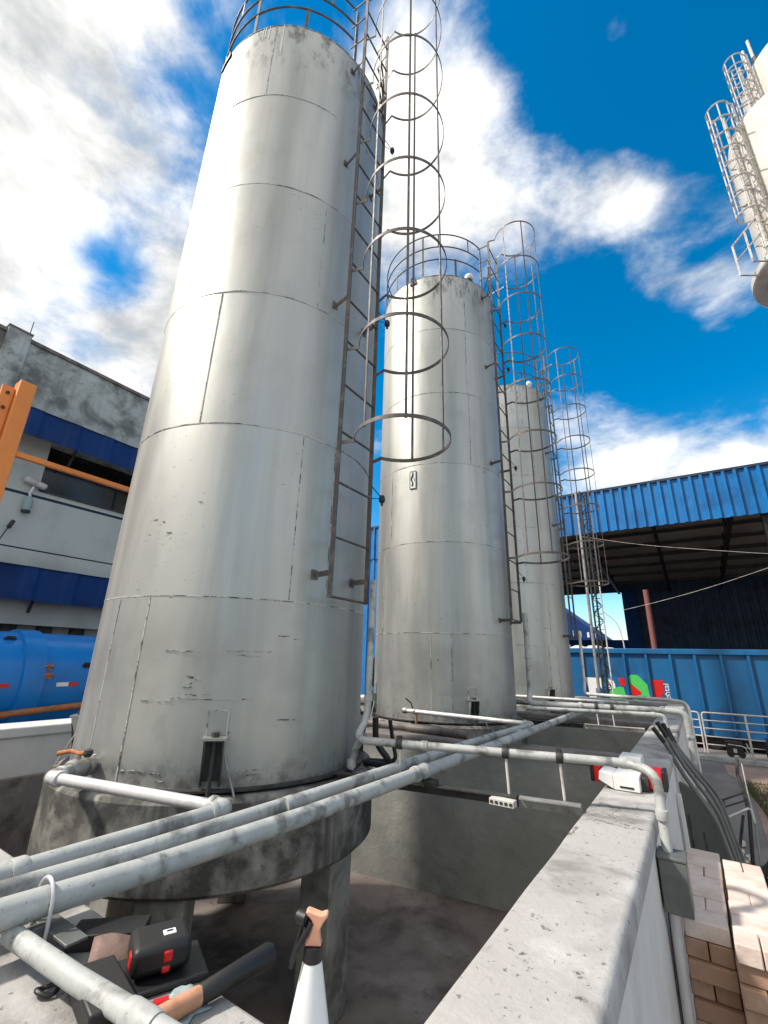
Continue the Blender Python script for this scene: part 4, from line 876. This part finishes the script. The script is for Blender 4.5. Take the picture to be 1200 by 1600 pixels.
# reel and red box behind the tanks
e=empty('hose_reel',(-8.0,12,0),'big black reel with pale hub partly hidden behind the middle tank','reel')
w=MB(); w.lathe([(.2,-.12),(.60,-.12),(.66,-.08),(.66,.08),(.60,.12),(.2,.12)],(-7.75,12,2.03),'black',40,axis='Y'); w.build('flange',e)
w=MB(); w.lathe([(.001,-.14),(.19,-.14),(.19,.14),(.001,.14)],(-7.75,12,2.03),'white',24,axis='Y'); w.build('hub',e)
w=MB(); w.box((-8.0,12.15,0),(-7.9,12.25,2.0),'darksteel'); w.box((-7.6,12.15,0),(-7.5,12.25,2.0),'darksteel'); w.build('stand',e)
e=empty('pump_unit',(-8.3,11.5,0),'small red pump on a pale base between the nearest and middle tank','pump')
w=MB(); w.lathe([(.01,-.25),(.13,-.25),(.15,-.2),(.15,.2),(.1,.27),(.01,.27)],(-8.25,11.2,1.28),'red',20,axis='X'); w.build('motor',e)
w=MB(); w.tube([(-8.9,11.1,1.02),(-7.6,11.1,1.02)],.07,'whitepipe',14); w.build('base_pipe',e); w=MB(); w.box((-8.6,11.0,0),(-7.9,11.4,.95),'wallwhite'); w.build('pedestal',e)

# ------------------------------------------------------------------ building on the left
BX=-14.0
e=empty('factory_building',(-17,0,0),'weathered grey building with two deep blue awnings','building')
b=MB(); b.box((-20,-18,7.9),(BX,12,10.48),'facade'); b.box((-20,-18,7.2),(BX-.02,4.1,7.9),'facade2'); b.box((-20,-18,6.34),(BX-.02,4.1,7.2),'facade2'); b.box((-20,-18,4.90),(BX-.01,12,6.26),'facade2'); b.box((-20,-18,3.0),(BX,12,4.86),'facade2'); b.box((-20,-18,0),(BX-.5,12,3.0),'facade2'); b.box((-20,-18,6.26),(BX-.05,12,6.34),'navy'); b.box((-20,-18,4.86),(BX-.05,12,4.90),'navy'); b.box((-20,4.1,6.34),(BX-.02,12,6.5),'facade2'); b.build('wall',e,smooth=False)
b=MB(); b.box((-20.1,-18.1,10.48),(BX+.06,12.1,10.58),'capdark'); b.build('roof_edge',e)
for y in (2.68,-4.4,9.8): b=MB(); b.box((BX+.002,y-.26,7.3),(BX+.16,y+.26,10.62),'facade'); b.box((BX-.15,y-.28,10.62),(BX+.18,y+.28,10.67),'capdark'); b.build('pilaster',e,bevel=.01)
b=MB(); b.tube([(BX,2.9,10.7),(BX,2.9,11.15)],.012,'darksteel',6); b.build('lightning_rod',e)
w=MB(); w.box((BX-.6,4.11,6.5),(BX-.4,11.9,7.9),'glass'); W0=w.build('window',e)  # window; its dark pane is carried up to stand in for the awning's shade
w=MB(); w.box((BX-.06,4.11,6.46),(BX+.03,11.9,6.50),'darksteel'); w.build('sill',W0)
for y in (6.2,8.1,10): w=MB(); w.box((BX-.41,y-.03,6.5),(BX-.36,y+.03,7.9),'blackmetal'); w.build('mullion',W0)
def awning(z0,z1,out,y0,y1):
    b=MB(); b.corr((BX+out,y0,z0),(0,1,0),(0,0,1),(1,0,0),y1-y0,z1-z0,'bluedark',.9,.03,.008); b.add([(BX+.003,y0,z1),(BX+.003,y1,z1),(BX+out+.05,y1,z1-.02),(BX+out+.05,y0,z1-.02)],[(3,2,1,0)],'navy'); b.add([(BX+.003,y0,z1-.05),(BX+.003,y1,z1-.05),(BX+out,y1,z1-.06),(BX+out,y0,z1-.06)],[(0,1,2,3)],'roofunder')
    A=b.build('awning',e,smooth=False)
    for i in range(int((y1-y0)/2.2)): w=MB(); y=y0+.6+2.2*i; w.bar((BX+.01,y,z0-.25),(BX+out-.05,y,z1-.1),.06,.06,'darksteel'); w.build('strut',A)
awning(7.62,8.36,.75,-18,11.9); awning(3.55,4.38,.55,-18,11.9)
for y in (-2,1.2,4.4,5.2,6.0,9): w=MB(); w.box((BX-.499,y-.16,0),(BX-.30,y+.16,3.0),'darksteel'); w.build('column',e)
g=MB(); g.tube([(BX-.1,-18,3.05),(BX-.1,12,3.05)],.05,'darksteel',10); g.tube([(BX-.1,4.0,3.05),(BX-.1,4.0,2.6),(BX-.2,3.9,2.2)],.04,'darksteel',8); g.build('wall_pipe',e)
e=empty('wall_lamp',(BX+.15,3.95,6.4),'small white bulkhead lamp with a dangling green ballast on the grey building','lamp')
b=MB(); b.obox((BX+.1,3.97,6.62),(.08,0,0),(0,.26,-.05),(0,.02,.08),'whitesteel'); b.build('body',e,bevel=.05)
b=MB(); b.tube([(BX+.1,3.95,6.5),(BX+.12,3.9,6.3),(BX+.1,3.95,6.2)],.03,'white',8); b.build('cord',e)
b=MB(); b.lathe([(.01,.0),(.09,.0),(.10,.1),(.10,.3),(.05,.38),(.01,.38)],(BX+.12,3.92,5.84),'cloth',14); b.lathe([(.01,-.06),(.1,-.06),(.1,0),(.01,0)],(BX+.12,3.92,5.84),'black',14); b.build('ballast',e)
g=MB(); g.tube([(BX+.1,3.72,5.45),(BX+.3,3.6,5.2),(BX+.7,3.35,4.6),(BX+2.4,2.2,3.2)],.016,'darksteel',6); g.tube([(BX+.1,3.74,5.5),(BX+.2,3.66,5.3)],.05,'darksteel',8); g.build('wire',tag=('dark guy wire with a clamp running down from the grey building','wire'))

# orange steel frame
e=empty('steel_frame',(-7,1.6,0),'bright orange steel portal post with side beam in front of the grey building','frame')
b=MB(); b.box((-7.13,1.50,0),(-6.93,1.69,5.84),'orange'); b.build('post',e,bevel=.012)
b=MB(); b.bar((-6.995,1.69,4.83),(-6.995,9.5,4.81),.07,.07,'orange'); b.build('beam',e,bevel=.006)
b=MB(); b.box((-7.08,1.36,0),(-7.02,1.495,5.72),'orange'); b.build('web',e,bevel=.005)
b=MB(); b.bar((-7.05,1.36,5.45),(-7.05,-4,5.45),.10,.12,'orange'); b.bar((-7.05,1.36,5.28),(-7.05,-.4,4.1),.09,.09,'orange'); b.build('side_beam',e,bevel=.006)
for z in (5.62,5.40): b=MB(); b.lathe([(.001,-.075),(.022,-.075),(.022,-.05),(.001,-.05)][::1],(-6.95,1.43,z),'darksteel',10,axis='X'); b.build('bolt',e)

# blue tanker behind the wall
e=empty('tank_trailer',(-10.9,3,0),'glossy blue tank trailer with red and white reflective strips','trailer')
TXX,TZ,RR=-10.85,1.80,.92
b=MB(); b.lathe([(.01,-7.4),(.5,-7.3),(.85,-7.1),(RR,-6.8),(RR,7.8),(.85,8.1),(.5,8.3),(.01,8.4)],(TXX,0,TZ),'tanker',64,axis='Y'); T=b.build('barrel',e,sharp=40)
for y in (3.62,-.4,7.4): w=MB(); w.lathe([(RR-.01,-.19),(RR+.05,-.17),(RR+.05,.17),(RR-.01,.19)],(TXX,y,TZ),'tanker',64,axis='Y'); w.build('band',e)
def on_tr(y,z,out=.0): dz=z-TZ; return Vector((TXX+math.sqrt(max(.01,RR*RR-dz*dz))+out,y,z))
for y in (3.10,4.18,1.6,5.6):
    q=on_tr(y,1.80,.004)
    w=MB(); w.box((q.x-.004,y-.17,1.765),(q.x+.004,y+.03,1.835),'white'); s1=w.build('reflector_strip',e); w=MB(); w.box((q.x-.004,y+.031,1.765),(q.x+.004,y+.19,1.835),'red'); w.build('red_half',s1)
for (y,z,k) in ((3.25,2.58,'blackmetal'),(4.5,2.14,'blackmetal'),(3.82,2.10,'rust'),(3.84,1.95,'rust')):
    q=on_tr(y,z,.01); w=MB(); w.obox(q,(.02,0,0),(0,.06,0),(0,.01,.05),k); w.tube([q+Vector((0,-.09,0)),q+Vector((.06,-.05,.02)),q+Vector((.06,.05,.02)),q+Vector((0,.09,0))],.014,k,8); w.build('fitting',e)
b=MB(); b.box((-11.6,-7,.62),(-10.1,8,.88),'navy'); b.build('chassis',e)
b=MB(); b.tube([(-9.92,-6,1.28),(-9.93,2.6,1.27),(-9.93,3.6,1.36),(-9.95,4.6,1.42),(-9.95,7.5,1.36)],.055,'rust',12); b.build('hose',e)
for y in (-5,-3.7,5.6,6.8):
    for x in (-11.5,-10.2): w=MB(); w.lathe([(.1,-.13),(.42,-.13),(.45,-.08),(.45,.08),(.42,.13),(.1,.13)],(x,y,.452),'black',28,axis='X'); w.build('wheel',e)

# ------------------------------------------------------------------ high white silos on the right
def silo(c,R,z0,z1,lab,cage_az,cz0,cz1,legs):
    e=empty('silo',(c[0],c[1],0),lab,'silo','high white silos')
    b=MB(); prof=[(.4,z0-1.6),(R*.98,z0),(R,z0+.02),(R,z1)]+[(R*math.cos(R_(t)),z1+R*.62*math.sin(R_(t))) for t in range(10,90,10)]+[(.01,z1+R*.62)]
    b.lathe(prof,(c[0],c[1],0),'silo',72); b.build('shell',e,sharp=40)
    b=MB(); b.lathe([(R+.003,z0-.25),(R+.32,z0-.25),(R+.36,z0-.22),(R+.36,z0),(R+.05,z0+.35),(R+.003,z0+.4)],(c[0],c[1],0),'silo',72); b.build('skirt_ring',e,sharp=30)
    for k in range(6):
        a=R_(20+60*k); q=MB(); q.tube([(c[0]+R*.9*math.cos(a),c[1]+R*.9*math.sin(a),0),(c[0]+R*.9*math.cos(a),c[1]+R*.9*math.sin(a),z0-.2)],.16,'silo',14); q.build('leg',e)
    a=R_(cage_az); d=Vector((math.cos(a),math.sin(a),0)); s_=Vector((-d.y,d.x,0)); base=Vector((c[0],c[1],0))+d*(R+.15)
    L=MB()
    for sg in (-1,1): L.bar(base+s_*sg*.2+Vector((0,0,z0-.2)),base+s_*sg*.2+Vector((0,0,cz1)),.05,.06,'whitesteel',up=d)
    LR=L.build('ladder_rails',e)
    z=z0
    while z<cz1: r=MB(); r.tube([base-s_*.25+Vector((0,0,z)),base+s_*.25+Vector((0,0,z))],.014,'whitesteel',6); r.build('rung',LR); z+=.4
    z=cz0; cr=.30; cen=base+d*.34
    hs_=[]
    while z<=cz1+.01: hs_.append(z); z+=(cz1-cz0)/7
    for z in hs_:
        r=MB(); pts=[base+s_*.2]+[cen+(d*math.cos(R_(t))+s_*math.sin(R_(t)))*cr for t in range(130,-131,-13)]+[base-s_*.2]
        r.tube([p+Vector((0,0,z)) for p in pts],.028,'whitesteel',6); r.build('cage_hoop',LR)
    for t in (-110,-55,0,55,110):
        r=MB(); q=cen+(d*math.cos(R_(t))+s_*math.sin(R_(t)))*cr; r.bar(q+Vector((0,0,cz0)),q+Vector((0,0,cz1)),.035,.02,'whitesteel',up=d); r.build('cage_bar',LR)
    return e,d,s_,base
e,d,s_,base=silo((5.30,15.25),1.60,13.9,19.2,'lower white silo with a caged ladder on its left side, nearer of the two',211,15.5,20.2,None)
for k in range(3):
    p=MB(); q=base+d*.1+s_*(.5-.5*k); p.tube([q+Vector((0,0,13.65)),q+d*.55+Vector((0,0,13.65)),q+d*.55+Vector((0,0,14.8))],.03,'whitesteel',6); p.build('platform_post',e)
p=MB(); p.tube([base+d*.65+s_*.5+Vector((0,0,14.8)),base+d*.65-s_*.5+Vector((0,0,14.8))],.03,'whitesteel',6); p.build('platform_rail',e); p=MB(); p.tube([base+d*.65+s_*.5+Vector((0,0,14.2)),base+d*.65-s_*.5+Vector((0,0,14.2))],.025,'whitesteel',6); p.build('platform_rail',e)
for i in range(9):
    a=R_(200+9*(i%3)); z=14.6+.55*i; dd=Vector((math.cos(a),math.sin(a),0)); q=Vector((5.30,15.25,z))+dd*1.6
    p=MB(); p.tube([q,q+dd*.3+Vector((0,0,.02)),q+dd*.3+Vector((.1,-.25,-.12))],.022,'whitesteel',6); p.build('cable_arm',e)
p=MB(); 
for a in (205,217): p.tube([(5.30+1.66*math.cos(R_(a)),15.25+1.66*math.sin(R_(a)),13.9),(5.30+1.66*math.cos(R_(a)),15.25+1.66*math.sin(R_(a)),19.2)],.03,'whitesteel',8)
p.build('riser_pipe',e)
e,d,s_,base=silo((7.15,17.45),2.0,14.5,24.2,'taller white silo behind, with an antenna on its rounded top',206,21.3,25.0,None)
for (a,z,h) in ((193,25.0,1.6),(205,25.35,1.2)): p=MB(); q=Vector((7.15+1.7*math.cos(R_(a)),17.45+1.7*math.sin(R_(a)),z-.9)); p.tube([q,q+Vector((0,0,h+.6))],.05,'whitesteel',8); p.tube([q+Vector((.03,0,.3)),q+Vector((.03,0,h*.6))],.10,'darksteel',8); p.build('antenna',e)
